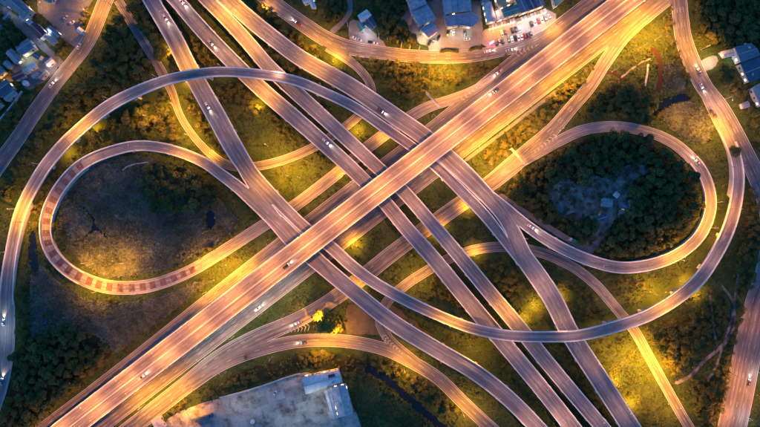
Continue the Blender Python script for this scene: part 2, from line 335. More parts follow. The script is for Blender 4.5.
KEYS = list(ROADS)
def cover(P, Z, excl, shrink=0.4, dz=0.9):
    """True where points P at heights Z lie on another road of the same level"""
    P = np.asarray(P); Z = np.asarray(Z); res = np.zeros(len(P), bool)
    for k in KEYS:
        if k == excl: continue
        r = ROADS[k]
        dd = ((P[:, None, :] - r['c'][None]) ** 2).sum(2); j = dd.argmin(1)
        res |= (np.sqrt(dd[np.arange(len(P)), j]) < r['hw'][j] - shrink) & (abs(r['z'][j] - Z) < dz)
    return res
def band(mb, P, N, Z, o0, o1, z0, z1, keep):
    """a box-section strip along a polyline, only where keep"""
    n = len(P); i = 0; runs = []
    while i < n:
        if not keep[i]: i += 1; continue
        j = i
        while j + 1 < n and keep[j + 1]: j += 1
        if j > i:
            mb = MB(); runs.append(mb); b = 0
            for q in range(i, j + 1):
                a = P[q] + N[q] * o0[q]; c = P[q] + N[q] * o1[q]
                mb.v += [(a[0], a[1], Z[q] + z0[q]), (a[0], a[1], Z[q] + z1), (c[0], c[1], Z[q] + z1), (c[0], c[1], Z[q] + z0[q])]
            for q in range(j - i):
                a = b + q * 4
                for e in range(4): mb.f.append((a + e, a + (e + 1) % 4, a + 4 + (e + 1) % 4, a + 4 + e))
            mb.f.append((b, b + 1, b + 2, b + 3)); e = b + (j - i) * 4; mb.f.append((e + 3, e + 2, e + 1, e))
        i = j + 1
    return runs
def flat(mb, P, N, Z, o0, o1, dz, keep):
    for q in range(len(P) - 1):
        if keep[q] and keep[q + 1]:
            a = P[q] + N[q] * o0[q]; b = P[q] + N[q] * o1[q]; c = P[q + 1] + N[q + 1] * o1[q + 1]; e = P[q + 1] + N[q + 1] * o0[q + 1]
            mb.quad((b[0], b[1], Z[q] + dz), (a[0], a[1], Z[q] + dz), (e[0], e[1], Z[q + 1] + dz), (c[0], c[1], Z[q + 1] + dz))
def at_s(r, s):
    f = lambda a: np.interp(s, r['s'], a)
    p = Vector((f(r['c'][:, 0]), f(r['c'][:, 1]), f(r['z'])))
    t = Vector((f(r['t'][:, 0]), f(r['t'][:, 1]), 0)).normalized()
    return p, t, f(r['hw'])
def s_near(r, px, py):
    zz = r['z']; k = S * (H - zz) / H
    x = (px - 380) * k; y = (213.5 - py) * k
    return r['s'][((r['c'][:, 0] - x) ** 2 + (r['c'][:, 1] - y) ** 2).argmin()]

def build_road(key, name, label, ground, lanes=2, mat='asphalt', root=None, median=False, piers=True, joints=True):
    r = ROADS[key]; P, N, Z, hw, s = r['c'], r['n'], r['z'], r['hw'], r['s']; n = len(P)
    # running surface and slab
    uvs, v, f = [], [], []
    th = np.where(Z < 4.2, Z + 0.4, 1.3) if not ground else np.full(n, 0.25)
    sub = 4
    for q in range(n):
        for k in range(sub + 1):
            o = hw[q] * (1 - 2 * k / sub); p = P[q] + N[q] * o
            v.append((p[0], p[1], Z[q])); uvs.append((s[q] + 137 * KEYS.index(key), o))
    for q in range(n - 1):
        for k in range(sub):
            a = q * (sub + 1) + k; f.append((a, a + 1, a + sub + 2, a + sub + 1))
    if ground:
        root = mesh(name, v, f, mat, None, uvs=uvs); tag(root, label, kind='structure'); par = root
    else:
        par = root
        mesh('road_surface', v, f, mat, par, uvs=uvs)
        mb = MB(); 
        for q in range(n):
            a = P[q] + N[q] * (hw[q] + .05); c = P[q] - N[q] * (hw[q] + .05); a2 = P[q] + N[q] * hw[q] * .62; c2 = P[q] - N[q] * hw[q] * .62
            if Z[q] < 4.2: a2, c2 = a, c
            zt = Z[q] - 0.01
            mb.v += [(a[0], a[1], zt), (a[0], a[1], zt - min(th[q], .45)), (a2[0], a2[1], Z[q] - th[q]), (c2[0], c2[1], Z[q] - th[q]), (c[0], c[1], zt - min(th[q], .45)), (c[0], c[1], zt)]
        for q in range(n - 1):
            for e in range(6):
                a = q * 6 + e; b = q * 6 + (e + 1) % 6; mb.f.append((b, a, a + 6, b + 6))
        mb.f.append((0, 1, 2, 3, 4, 5)); mb.f.append(tuple(range(n * 6 - 1, n * 6 - 7, -1)))
        mb.build('deck_slab', 'concrete', par)
    # kerbs / parapets where the edge is not inside another road
    zero = np.zeros(n)
    for sd in (1, -1):
        E = P + N * (sd * hw)[:, None]
        free = ~cover(E, Z, key, 0.2)
        lowz = Z < 0.95
        if not ground:
            hi = free & (Z > 0.55)
            if hi.any():
                for mb in band(None, P, N, Z, sd * (hw - .55), sd * (hw + .08), zero - .02, .95, hi): mb.build('parapet', 'parapet', par)
        kb = free & (Z < 0.7)
        if kb.sum() > 3:
            for mb in band(None, P, N, Z, sd * (hw - .05), sd * (hw + .3), zero - .2, .13, kb): mb.build('kerb', 'concrete', par)
    # painted markings
    mb = MB()
    for sd in (1, -1):
        E = P + N * (sd * (hw - .8))[:, None]; free = ~cover(E, Z, key, -0.5)
        flat(mb, P, N, Z, sd * (hw - 1.0) + .09, sd * (hw - 1.0) - .09, .006, free)
    ln = [(i / lanes) for i in range(1, lanes)]
    for u in ln:
        if median and abs(u - .5) < .01: continue
        sp = 0.0
        while sp < s[-1] - 4:
            p0, t0, h0 = at_s(r, sp); p1, t1, h1 = at_s(r, sp + 3.6)
            o = (h0 - 1.0) * (1 - 2 * u)
            n0 = Vector((-t0.y, t0.x, 0)); n1 = Vector((-t1.y, t1.x, 0))
            q = [p0 + n0 * (o + .1), p0 + n0 * (o - .1), p1 + n1 * (o - .1), p1 + n1 * (o + .1)]
            mb.quad(*[(a.x, a.y, a.z + .006) for a in q][::-1]); sp += 10.5
    tag(mb.build('lane_marking', 'paint_white', par), kind='stuff')
    if median:
        band(None, P, N, Z, zero + .45, zero - .45, zero - .02, .85, np.ones(n, bool))[0].build('median_barrier', 'concrete', par)
    if not ground and joints:
        mb = MB(); sp = 9.0
        while sp < s[-1] - 3:
            p0, t0, h0 = at_s(r, sp)
            if p0.z > 4.2:
                n0 = Vector((-t0.y, t0.x, 0)); u = t0 * .09; w = n0 * (h0 - .45); zz = Vector((0, 0, .012))
                mb.quad(*[tuple(a) for a in (p0 - u - w + zz, p0 + u - w + zz, p0 + u + w + zz, p0 - u + w + zz)])
            sp += 26
        if mb.v: tag(mb.build('expansion_joint', 'joint', par), kind='stuff')
    if not ground and piers:
        sp = 14.0
        while sp < s[-1] - 4:
            p0, t0, h0 = at_s(r, sp); sp += 26
            if p0.z < 4.6 or abs(p0.x) > 300 or abs(p0.y) > 190: continue
            bad = False
            for k in KEYS:
                if k == key: continue
                q = ROADS[k]; dd = np.hypot(q['c'][:, 0] - p0.x, q['c'][:, 1] - p0.y); j = dd.argmin()
                if q['z'][j] < p0.z - 2 and dd[j] < q['hw'][j] + 2.0: bad = True
            if bad: continue
            a = math.atan2(t0.y, t0.x); mb = MB()
            bt = p0.z - 1.3
            mb.box((p0.x, p0.y, (bt - 1.2) / 2 - .25), (1.5, 2.6, bt - 1.2 + .5), a)
            mb.box((p0.x, p0.y, bt - .6), (1.9, 2 * h0 + 0.9, 1.15), a)
            mb.build('pier', 'concrete', par)
    return par

# ------------------------------------------------------------------ ground and patches
v, f = [], []
XS = [-1500, -600, -330] + list(range(-300, 301, 30)) + [330, 600, 1500]; YS = [-1500, -500, -220] + list(range(-200, 201, 25)) + [220, 500, 1500]
for y in YS:
    for x in XS: v.append((x, y, 0))
for j in range(len(YS) - 1):
    for i in range(len(XS) - 1):
        a = j * len(XS) + i; f.append((a, a + 1, a + len(XS) + 1, a + len(XS)))
tag(mesh('ground', v, f, 'grass'), 'rough grassland between the roads', kind='structure')

def smooth_poly(poly, jag=0.0, close=True, step=2.5):
    P = [W(*p) for p in poly]; out = []; n = len(P)
    for i in range(n):
        p0, p1, p2, p3 = P[i - 1], P[i], P[(i + 1) % n], P[(i + 2) % n]
        k = max(2, int((p2 - p1).length / step))
        for q in range(k):
            t = q / k
            c = 0.5 * ((2 * p1) + (p2 - p0) * t + (2 * p0 - 5 * p1 + 4 * p2 - p3) * t * t + (3 * p1 - p0 - 3 * p2 + p3) * t ** 3)
            out.append((c.x + rnd.uniform(-jag, jag), c.y + rnd.uniform(-jag, jag)))
    return out
PATCHES = []
def patch(name, label, poly, mat, z, jag=0.8, smooth=True, kind='structure'):
    P = smooth_poly(poly, jag) if smooth else [tuple(W(*p)[:2]) for p in poly]
    ar = sum(P[i][0] * P[(i + 1) % len(P)][1] - P[(i + 1) % len(P)][0] * P[i][1] for i in range(len(P)))
    if ar < 0: P = P[::-1]
    o = mesh(name, [(x, y, z) for x, y in P], [tuple(range(len(P)))], mat)
    tag(o, label, kind=kind); PATCHES.append((np.array(P), mat)); return o
marsh_a = [(66, 195), (85, 168), (110, 158), (140, 156), (170, 165), (200, 182), (222, 202), (238, 222), (225, 238), (200, 252), (170, 267), (140, 274), (110, 276), (88, 266), (68, 248), (60, 225)]
patch('marsh', 'brownish marshy ground inside the left loop', marsh_a, 'marsh', .02)
marsh_b = [(32, 275), (45, 268), (62, 285), (90, 300), (120, 303), (160, 297), (198, 282), (205, 284), (180, 305), (140, 335), (115, 352), (95, 335), (60, 330), (45, 345), (32, 330)]
patch('marsh', 'dark reedy ground below the left loop', marsh_b, 'marsh', .024)
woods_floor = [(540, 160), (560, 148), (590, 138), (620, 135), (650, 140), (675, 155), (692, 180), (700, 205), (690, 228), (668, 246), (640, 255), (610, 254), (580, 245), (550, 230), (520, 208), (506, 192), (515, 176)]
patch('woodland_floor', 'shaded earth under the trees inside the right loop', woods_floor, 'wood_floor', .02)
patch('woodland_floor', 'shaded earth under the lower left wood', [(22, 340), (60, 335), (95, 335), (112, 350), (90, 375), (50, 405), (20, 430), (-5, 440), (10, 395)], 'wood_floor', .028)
clearing = [(548, 186), (565, 178), (578, 184), (592, 174), (602, 178), (615, 170), (640, 163), (650, 170), (634, 180), (628, 192), (630, 206), (618, 215), (612, 225), (604, 238), (594, 248), (584, 246), (590, 236), (596, 226), (588, 218), (575, 222), (560, 214), (552, 202)]
patch('clearing', 'bare grey clearing among the trees inside the right loop', clearing, 'clearing', .032)
patch('yard', 'pale stained concrete yard at the bottom edge', [(150, 452), (158, 425), (178, 412), (205, 402), (235, 394), (268, 384), (298, 374), (306, 372), (342, 380), (346, 395), (356, 412), (362, 428), (362, 452)], 'yard', .03, smooth=False)
yard_o = COL.objects[-1]
YP = PATCHES[-1][0]
for nm_, cl_ in (('slab_a', (0.36, 0.33, 0.305)), ('slab_b', (0.40, 0.365, 0.335)), ('slab_c', (0.45, 0.41, 0.38)), ('slab_d', (0.31, 0.285, 0.265))):
    m_natural(nm_, [(0.36, tuple(c * .38 for c in cl_)), (0.5, cl_), (0.70, tuple(c * 1.3 for c in cl_))], 0.12, rough=.85, bd=.02, dark=(.72, .72, .72))
slab_me = {}
def point_in(P, x, y):
    r_ = False
    for i in range(len(P)):
        (xi, yi), (xj, yj) = P[i], P[i - 1]
        if (yi > y) != (yj > y) and x < (xj - xi) * (y - yi) / (yj - yi) + xi: r_ = not r_
    return r_
ca_, sa_ = math.cos(R(18)), math.sin(R(18)); yc = YP.mean(0); cs = 6.2
for i_ in range(-16, 17):
    for j_ in range(-9, 10):
        u_, v_ = i_ * cs, j_ * cs; x_, y_ = yc[0] + u_ * ca_ - v_ * sa_, yc[1] + u_ * sa_ + v_ * ca_
        cor = [(x_ + a * ca_ - b * sa_, y_ + a * sa_ + b * ca_) for a in (-3, 3) for b in (-3, 3)]
        if y_ < -160 or not all(point_in(YP, *q_) for q_ in cor): continue
        mt_ = rnd.choice(('slab_a', 'slab_b', 'slab_b', 'slab_c', 'slab_d'))
        if mt_ not in slab_me:
            o_ = MB().box((0, 0, 0), (cs - .12, cs - .12, .1)).build('slab', mt_, yard_o); slab_me[mt_] = o_.data
        else: o_ = link(bpy.data.objects.new('slab', slab_me[mt_]), yard_o)
        o_.location = (x_, y_, .03 + rnd.uniform(.0, .03)); o_.rotation_euler = (rnd.uniform(-.003, .003), rnd.uniform(-.003, .003), R(18))
patch('parking_lot', 'paved car park in front of the shops', [(484, 30), (500, 24), (520, 18), (546, 9), (556, 14), (556, 25), (530, 39), (505, 46), (488, 48), (478, 42)], 'plaza', .05, smooth=False)
patch('forecourt', 'paved forecourt before the lilac roofed halls', [(400, 20), (410, 0), (480, 0), (483, 30), (480, 50), (430, 54), (428, 46), (420, 44)], 'plaza', .044, smooth=False)
patch('village_ground', 'open paved lot in the village at top left', [(36, -30), (95, -30), (96, -5), (88, 8), (82, 26), (90, 40), (80, 50), (66, 42), (50, 22), (38, 12)], 'lot', .04, smooth=False)
patch('village_lane', 'narrow lane running between the village houses', [(-20, -6), (-4, 2), (12, 12), (30, 28), (48, 46), (62, 60), (66, 66), (60, 68), (44, 52), (26, 36), (8, 19), (-6, 9), (-22, 2)], 'lot', .036, jag=.2)
patch('village_yard', 'sandy yard beside dark roofs at left edge', [(-10, 92), (4, 80), (9, 76), (13, 80), (2, 90), (-8, 100)], 'dirt', .04)
patch('village_yard', 'paved yard among the lower village houses', [(14, 60), (30, 56), (44, 56), (56, 62), (56, 70), (44, 82), (30, 90), (20, 80), (12, 70)], 'lot', .038)
patch('dirt_yard', 'lit stony yard round the small roadside building', [(350, 22), (358, 20), (372, 32), (384, 42), (384, 48), (366, 47), (350, 42)], 'plaza', .04)
patch('dirt_ground', 'bare earth island under the flyover', [(347, 305), (360, 303), (370, 313), (381, 324), (385, 335), (366, 334.5), (347, 334), (345, 322)], 'dirt', .04, smooth=False)
patch('dirt_ground', 'bare earth corner beside the slip road', [(392, 306), (404, 314), (420, 326), (430, 334), (416, 334), (398, 324), (388, 312)], 'dirt', .036)
patch('dirt_ground', 'tan dry ground around the right hand pond', [(660, 112), (672, 106), (690, 102), (705, 112), (712, 128), (705, 142), (690, 142), (672, 130)], 'marsh', .03)
patch('dirt_ground', 'worn dry ground beside the red footpath', [(664, 66), (676, 62), (682, 75), (684, 90), (670, 92), (664, 82)], 'marsh', .034)
patch('drive', 'short bright driveway off the right hand road', [(697, 62), (706, 58), (716, 56), (716, 66), (708, 70), (702, 72)], 'plaza', .06)
patch('water', 'dark narrow pool beside the left ramp', [(31, 232), (35, 232), (37, 245), (38, 258), (40, 270), (34, 273), (29, 262), (28, 246)], 'water', .06, .3)
patch('water', 'dark pond near the right hand road', [(657, 112), (663, 98), (672, 97), (680, 93), (691, 97), (689, 101), (680, 102), (672, 105), (666, 110)], 'water', .06, .4)
patch('water', 'dark pool at right of the left loop marsh', [(206, 212), (213, 208), (216, 222), (212, 231), (206, 226)], 'water', .06, .4)
patch('creek', 'thin dark creek branching in the left loop marsh', [(75, 203), (84, 206), (92, 213), (96, 216), (95, 222), (101, 229), (109, 237), (106, 238), (98, 231), (92, 233), (84, 240), (82, 239), (91, 229), (92, 220), (88, 214), (82, 209)], 'water', .06, .2)
can = [(366, 368), (376, 373), (390, 382), (412, 402), (440, 426), (480, 464)]
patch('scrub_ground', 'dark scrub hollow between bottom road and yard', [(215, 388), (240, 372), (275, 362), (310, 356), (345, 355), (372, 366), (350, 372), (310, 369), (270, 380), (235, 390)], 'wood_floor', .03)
def strip_poly(pts, w):
    P = [Vector(p) for p in pts]; L, Rr = [], []
    for i, p in enumerate(P):
        d_ = (P[min(i + 1, len(P) - 1)] - P[max(i - 1, 0)]).normalized(); nn = Vector((-d_.y, d_.x)) * w / 2
        L.append(tuple(p + nn)); Rr.append(tuple(p - nn))
    return L + Rr[::-1]
patch('canal', 'dark canal curving past the white roofed building', strip_poly(can, 8), 'water', .05, .9)
for nm, lb, pts, w, mt in [
    ('footpath', 'red paved footpath curving up the lawn', [(651, 50), (656, 52), (660, 64), (661, 76), (658, 91)], 5, 'red_paving'),
    ('footpath', 'red paved footpath running down to the trees', [(605, 73), (613, 73), (622, 78), (632, 86), (641, 95)], 3.2, 'red_paving'),
    ('footpath', 'pale path joining the two red footpaths', [(622, 77), (632, 69), (642, 62), (650, 59)], 1.8, 'plaza'),
    ('footpath', 'pale track winding down the far right scrub', [(740, 262), (736, 290), (732, 318), (724, 342), (716, 366), (708, 380)], 2.4, 'clearing'),
    ('footpath', 'pale path from the slip road into the scrub', [(676, 383), (690, 376), (703, 362), (716, 351), (728, 340)], 3.4, 'clearing'),
    ('footpath', 'faint curved track inside the right hand scrub', [(722, 286), (732, 300), (735, 318), (732, 332), (722, 346)], 2.2, 'clearing'),
    ('footpath', 'faint track through the scrub between road and ramp', [(710, 296), (712, 312), (714, 330), (717, 345)], 2.0, 'clearing'),
    ('dirt_track', 'dirt track leading into the clearing', [(584, 256), (596, 246), (606, 230), (612, 214), (616, 200), (624, 186)], 4.5, 'clearing'),
    ('service_lane', 'service lane beside the right loop with parked lorry', [(500, 196), (515, 206), (535, 219), (556, 232), (576, 244), (592, 252)], 6, 'lot'),
    ('side_lane', 'grey lane rising between trees above the top road', [(332, 32), (343, 22), (350, 10), (348, -10), (345, -40)], 5, 'lot'),
    ('verge_path', 'narrow paved strip beside the lower frontage road', [(466, 160), (500, 134.5), (530, 111.5), (556, 91.5)], 3.2, 'lot')]:
    patch(nm, lb, strip_poly(pts, w), mt, .042 + .002 * (len(PATCHES) % 5), 0.0)

# ------------------------------------------------------------------ build roads
build_road('fs', 'frontage_road', 'wide ground level road along the lower side of the expressway', True, 4)
build_road('fn', 'frontage_road', 'ground level road along the upper side of the expressway', True, 2)
build_road('k', 'slip_road', 'ground level road crossing under the flyovers from top right to bottom left', True, 3)
build_road('m', 'slip_road', 'ground level road curving along the canal at the bottom', True, 2)
build_road('l', 'slip_road', 'narrow ground road snaking under the flyovers to bottom right', True, 2)
build_road('n', 'service_road', 'narrow ground road winding below the upper flyovers', True, 1)
build_road('t', 'road', 'main road in front of the shops along the top', True, 3)
build_road('v', 'road', 'village road running down the left side', True, 2)
build_road('r', 'road', 'wide road along the right edge', True, 4)
FLY = {}
for key, nm, lb, lanes in [
    ('main', 'expressway', 'broad elevated expressway running diagonally across the whole picture over all ramps', 4),
    ('x', 'flyover', 'flyover crossing from upper left and sweeping into the outer right ring', 2),
    ('branch', 'flyover_branch', 'short connector deck joining the left loop just above the expressway', 1),
    ('y', 'loop_ramp', 'left loop ramp with red road patches and its flyover to the bottom', 2),
    ('q', 'flyover', 'second straight flyover from the top left to bottom centre', 3),
    ('p', 'flyover', 'third straight flyover passing between its neighbours to the lower right', 3),
    ('ring', 'flyover', 'narrow high flyover arching round the outside of the left loop', 2),
    ('d', 'flyover', 'rightmost wide flyover from the top running to the lower right', 3),
    ('loop', 'loop_ramp', 'right loop ramp circling the dark wood', 2)]:
    e = empty(nm, tuple(W(0, 0)[:2]) + (0,)); e.location = (0, 0, 0)
    tag(e, lb, 'expressway' if key == 'main' else 'flyover', None if key in ('main', 'branch') else 'flyovers of the interchange'); FLY[key] = e
    build_road(key, nm, lb, False, lanes, 'deck_asphalt', e, median=(key == 'main'), piers=key != 'branch')

# red surfacing panels on the left loop
r = ROADS['y']; s0 = s_near(r, 84, 164); s1 = s_near(r, 196, 268); sp = s0
while sp < s1:
    p0, t0, h0 = at_s(r, sp); p1, t1, h1 = at_s(r, sp + 4.2)
    n0 = Vector((-t0.y, t0.x, 0)); n1 = Vector((-t1.y, t1.x, 0)); zz = Vector((0, 0, .009))
    MB().quad(*[tuple(a + zz) for a in (p0 - n0 * (h0 - 1.7), p1 - n1 * (h1 - 1.7), p1 + n1 * (h1 - 1.7), p0 + n0 * (h0 - 1.7))]).build('surfacing_panel', 'red_surface', FLY['y'])
    sp += rnd.choice((7.0, 7.6, 7.6, 8.2))

# chevron gores
def gore(road_obj, tip, base, wid, n):
    T, B = W(*tip), W(*base); dv = (B - T); L = dv.length; dv.normalize(); nn = Vector((-dv.y, dv.x, 0)); z = 0.30; mb = MB()
    for i in range(n):
        t = (i + 1.0) / n * L; hwid = wid * S * .5 * (t / L)
        for sd in (1, -1):
            a = T + dv * t; b = T + dv * (t - min(hwid, 2.5) * .7) + nn * sd * hwid; u = dv * 0.5
            q = [a, a + u, b + u, b]; q = [(p.x, p.y, z) for p in q]
            mb.quad(*(q if sd < 0 else q[::-1]))
    tag(mb.build('chevron_marking', 'paint_white', road_obj), kind='stuff')
byname = {o['label']: o for o in COL.objects if o.get('label')}
kobj = byname['ground level road crossing under the flyovers from top right to bottom left']
mobj = byname['ground level road curving along the canal at the bottom']
fnobj = byname['ground level road along the upper side of the expressway']
tobj = byname['main road in front of the shops along the top']
gore(kobj, (281, 334), (309, 326), 8, 8)
gore(mobj, (405, 356), (383, 336), 6, 8)
gore(kobj, (528, 157), (556, 136), 6, 8)
gore(fnobj, (484, 82), (462, 99), 5, 6)
gore(tobj, (540, 44), (516, 54), 7, 6)
gore(FLY['d'], (488, 196), (488.1, 196.1), 1, 1) if False else None

# ------------------------------------------------------------------ raster mask of where plants may grow
GX0, GY0, GW, GH = -310, -190, 620, 380
yy, xx = np.mgrid[0:GH, 0:GW]; CX = xx + GX0 + .5; CY = yy + GY0 + .5
low = np.zeros((GH, GW), bool); highclear = np.full((GH, GW), 99.0)   # clearance under decks
distroad = np.full((GH, GW), 99.0)
for k in KEYS:
    q = ROADS[k]
    for i in range(0, len(q['c'])):
        x, y = q['c'][i]; h = q['hw'][i]; z = q['z'][i]
        if abs(x) > 330 or abs(y) > 210: continue
        rr = h + 9; i0 = int(max(0, x - rr - GX0)); i1 = int(min(GW, x + rr - GX0 + 1)); j0 = int(max(0, y - rr - GY0)); j1 = int(min(GH, y + rr - GY0 + 1))
        if i0 >= i1 or j0 >= j1: continue
        dd = np.hypot(CX[j0:j1, i0:i1] - x, CY[j0:j1, i0:i1] - y) - h
        distroad[j0:j1, i0:i1] = np.minimum(distroad[j0:j1, i0:i1], dd)
        if z < 4.2: low[j0:j1, i0:i1] |= dd < 1.0
        m_ = dd < 1.0
        highclear[j0:j1, i0:i1] = np.where(m_, np.minimum(highclear[j0:j1, i0:i1], max(0, z - 1.6)), highclear[j0:j1, i0:i1])
def inpoly(P, X, Y):
    P = np.asarray(P); res = np.zeros(np.shape(X), bool); j = len(P) - 1
    for i in range(len(P)):
        xi, yi = P[i]; xj, yj = P[j]
        if yi != yj:
            res ^= ((yi > Y) != (yj > Y)) & (X < (xj - xi) * (Y - yi) / (yj - yi) + xi)
        j = i
    return res
bare = np.zeros((GH, GW), bool); marsh = np.zeros((GH, GW), bool); woodfl = np.zeros((GH, GW), bool)
for P, mt in PATCHES:
    ii = inpoly(P, CX, CY)
    if mt == 'marsh': marsh |= ii
    elif mt == 'wood_floor': woodfl |= ii
    else: bare |= ii
def cell(x, y): 
    i = int(x - GX0); j = int(y - GY0)
    return (min(max(j, 0), GH - 1), min(max(i, 0), GW - 1))

# ------------------------------------------------------------------ buildings
FOOT = []
def pxp(poly): return [tuple(W(*p)[:2]) for p in poly]
def order_ccw(P):
    ar = sum(P[i][0] * P[(i + 1) % len(P)][1] - P[(i + 1) % len(P)][0] * P[i][1] for i in range(len(P)))
    return P if ar > 0 else P[::-1]
def windows(root, P, z0, z1, lit=0.25, every=4.0, wallz=None):
    n = len(P)
    for i in range(n):
        a = Vector(P[i]); b = Vector(P[(i + 1) % n]); L = (b - a).length
        k = int(L / every)
        if k < 1: continue
        dv = (b - a) / L; nn = Vector((dv.y, -dv.x))
        for q in range(k):
            c = a + dv * (L * (q + .5) / k) + nn * .04
            mb = MB().box((c.x, c.y, (z0 + z1) / 2), (1.4, .12, z1 - z0), math.atan2(dv.y, dv.x))
            mb.build('window', 'lit_window' if rnd.random() < lit else 'window_dark', root)
def block(root, poly, h, roof, wall='pale_wall', over=.45, ridge=None, win=True, lit=.25, z0=0.0, parap=False, slope=0.12):
    """a building body on a traced outline with a low ridged roof"""
    P = order_ccw(pxp(poly)); FOOT.append(P); n = len(P)
    MB().prism(P, z0 - .1, h).build('wall', wall, root)
    c = sum((Vector(p) for p in P), Vector((0, 0))) / n
    O = [tuple(Vector(p) + (Vector(p) - c).normalized() * over * 1.4) for p in P]
    if n == 4:
        V = [Vector(p) for p in O]
        if (V[1] - V[0]).length < (V[2] - V[1]).length: V = V[1:] + V[:1]
        # ridge along the long side
        r0 = (V[3] + V[0]) / 2; r1 = (V[1] + V[2]) / 2; rh = (V[3] - V[0]).length * slope + .12
        vs = [(p.x, p.y, h + .02) for p in V] + [(r0.x, r0.y, h + .02 + rh), (r1.x, r1.y, h + .02 + rh)]
        vs += [(p.x, p.y, h - .16) for p in V]
        fs = [(0, 1, 5, 4), (2, 3, 4, 5), (1, 2, 5), (3, 0, 4), (1, 0, 6, 7), (2, 1, 7, 8), (3, 2, 8, 9), (0, 3, 9, 6), (6, 9, 8, 7)]
        m = mesh('roof', vs, fs, roof, root)
        MB().tube([(r0.x, r0.y, h + rh + .04), (r1.x, r1.y, h + rh + .04)], .18, 6).build('ridge_cap', 'concrete', m)
    else:
        m = MB().prism(O, h - .1, h + .3).build('roof', roof, root)
        mb = MB()
        for i in range(n):
            a = Vector(O[i]); b = Vector(O[(i + 1) % n]); mid = (a + b) / 2; dv = b - a
            mb.box((mid.x, mid.y, h + .45), (dv.length, .25, .32), math.atan2(dv.y, dv.x))
        mb.build('roof_edge', 'pale_wall', m)
    area = abs(sum(P[i - 1][0] * P[i][1] - P[i][0] * P[i - 1][1] for i in range(n))) / 2
    if area > 90:
        for _ in range(min(7, int(area / 45))):
            w_ = [rnd.random() for _ in P]; sw = sum(w_); q_ = sum((Vector(p) * (a_ / sw) for p, a_ in zip(P, w_)), Vector((0, 0)))
            q_ = c + (q_ - c) * 1.6; sz = rnd.uniform(.6, 1.5); zt = h + (.3 if n != 4 else slope * 3)
            MB().box((q_.x, q_.y, zt + .35), (sz, sz * rnd.uniform(.6, 1.4), 1.1), rnd.uniform(0, 3)).build('roof_vent', rnd.choice(('steel', 'pale_wall', 'concrete')), m)
    if win: windows(root, P, z0 + h * .35, z0 + h * .35 + 1.2, lit)
    return m
def rect(cx, cy, w, l, deg):
    a = R(deg); ca, sa = math.cos(a), math.sin(a)
    return [(cx + x * ca - y * sa, cy + x * sa + y * ca) for x, y in ((-w / 2, -l / 2), (w / 2, -l / 2), (w / 2, l / 2), (-w / 2, l / 2))]
def building(name, label, cat, secs, group=None, at=None):
    p = W(*(at or secs[0][0][0])); e = empty(name); tag(e, label, cat, group)
    for sct in secs:
        poly, h, roof = sct[:3]; kw = sct[3] if len(sct) > 3 else {}
        m = block(e, poly, h, roof, **kw)
    return e
VG = 'houses of the top left village'
building('house', 'largest blue grey roofed village house near the bright yard lamp', 'house', [(rect(24, 10, 22, 11, 40), 6, 'roof_slate')], VG)
building('house', 'small white roofed annexe below the largest village house', 'house', [(rect(28, 18.5, 8, 6, -30), 3.5, 'roof_pale')], VG)
building('house', 'tiny blue roofed hut beside the dark trees at left', 'house', [(rect(10, 19, 5, 6, 40), 3, 'roof_blue')], VG)
building('house', 'maroon roofed house in the middle of the village', 'house', [(rect(42, 33, 14, 8.5, 44), 5, 'roof_maroon')], VG)
building('house', 'bright blue roofed shed beside the maroon house', 'shed', [(rect(57.5, 34.5, 13, 5.5, 42), 4, 'roof_blue')], VG)
building('house', 'pale grey roofed shed below the blue shed', 'shed', [(rect(54.5, 41.5, 11, 6, 42), 3.6, 'roof_grey')], VG)
building('house', 'small square pale hut just above the maroon house', 'hut', [(rect(33, 24.5, 5, 4, 40), 3, 'roof_pale')], VG)
building('house', 'grey roofed village house above the lit green yard', 'house', [(rect(30, 49.5, 14, 10, -32), 5.5, 'roof_slate')], VG)
building('house', 'long dark slate roofed house left of the lit green yard', 'house', [(rect(18.5, 58.5, 13, 7, 48), 5, 'roof_grey')], VG)
building('house', 'small bright pale blue roof in the lower village', 'house', [(rect(34.6, 67.6, 7.5, 5, -26), 3.2, 'roof_white')], VG)
building('house', 'low maroon roof near the round white tank', 'house', [(rect(22, 77, 10, 6, -24), 4, 'roof_maroon')], VG)
building('house', 'pale patched roof nearest the junction of lane and road', 'house', [(rect(52.5, 63.5, 7, 5, -40), 3, 'roof_pale')], VG)
building('house', 'dark blue roofed house cut by the left edge below the sandy yard', 'house', [(rect(8, 90, 15, 10, -36), 5, 'roof_deep')], VG)
building('house', 'dark roof at the left edge above the sandy yard', 'house', [(rect(2, 73, 9, 9, 48), 5, 'roof_slate')], VG)
building('house', 'small grey roof between lane and lower village yard', 'house', [(rect(38, 76, 6, 4, -35), 3, 'roof_grey')], VG)
for lb, x_, y_, w_, l_, a_, rf_ in [('small slate roofed house at the top edge left of the largest house', 8, 4, 9, 6, 35, 'roof_slate'), ('narrow blue roofed house at the village corner by dark trees', 2, 30, 8, 5, -30, 'roof_deep'), ('small rusty maroon roofed shed beside the village lane', 16, 40, 6, 4.5, 40, 'roof_maroon'),
    ('low grey roofed shed left of the maroon roof', 11, 66, 6, 5, 45, 'roof_grey'), ('small pale shed beneath the bright pale blue roof', 29, 72.5, 5, 3.6, -26, 'roof_pink'), ('narrow slate roofed shed along the village road', 46, 76, 9, 4, -46, 'roof_slate'), ('tiny dark blue shed right of the green lit yard', 41, 58, 5, 4, 30, 'roof_deep'), ('long grey roof between the sandy yard and boundary wall', 14, 97, 11, 5, -42, 'roof_grey'), ('blue grey roof at the left edge below the boundary wall', -1, 106, 10, 8, -40, 'roof_slate'), ('small teal roof near the top edge of the open lot', 52, 1, 8, 6, 20, 'roof_teal'), ('pale grey hut at the right of the open lot', 84, 33, 5, 4, 40, 'roof_pale')]:
    building('house', lb, 'house', [(rect(x_, y_, w_, l_, a_), rnd.uniform(2.8, 4.8), rf_)], VG)
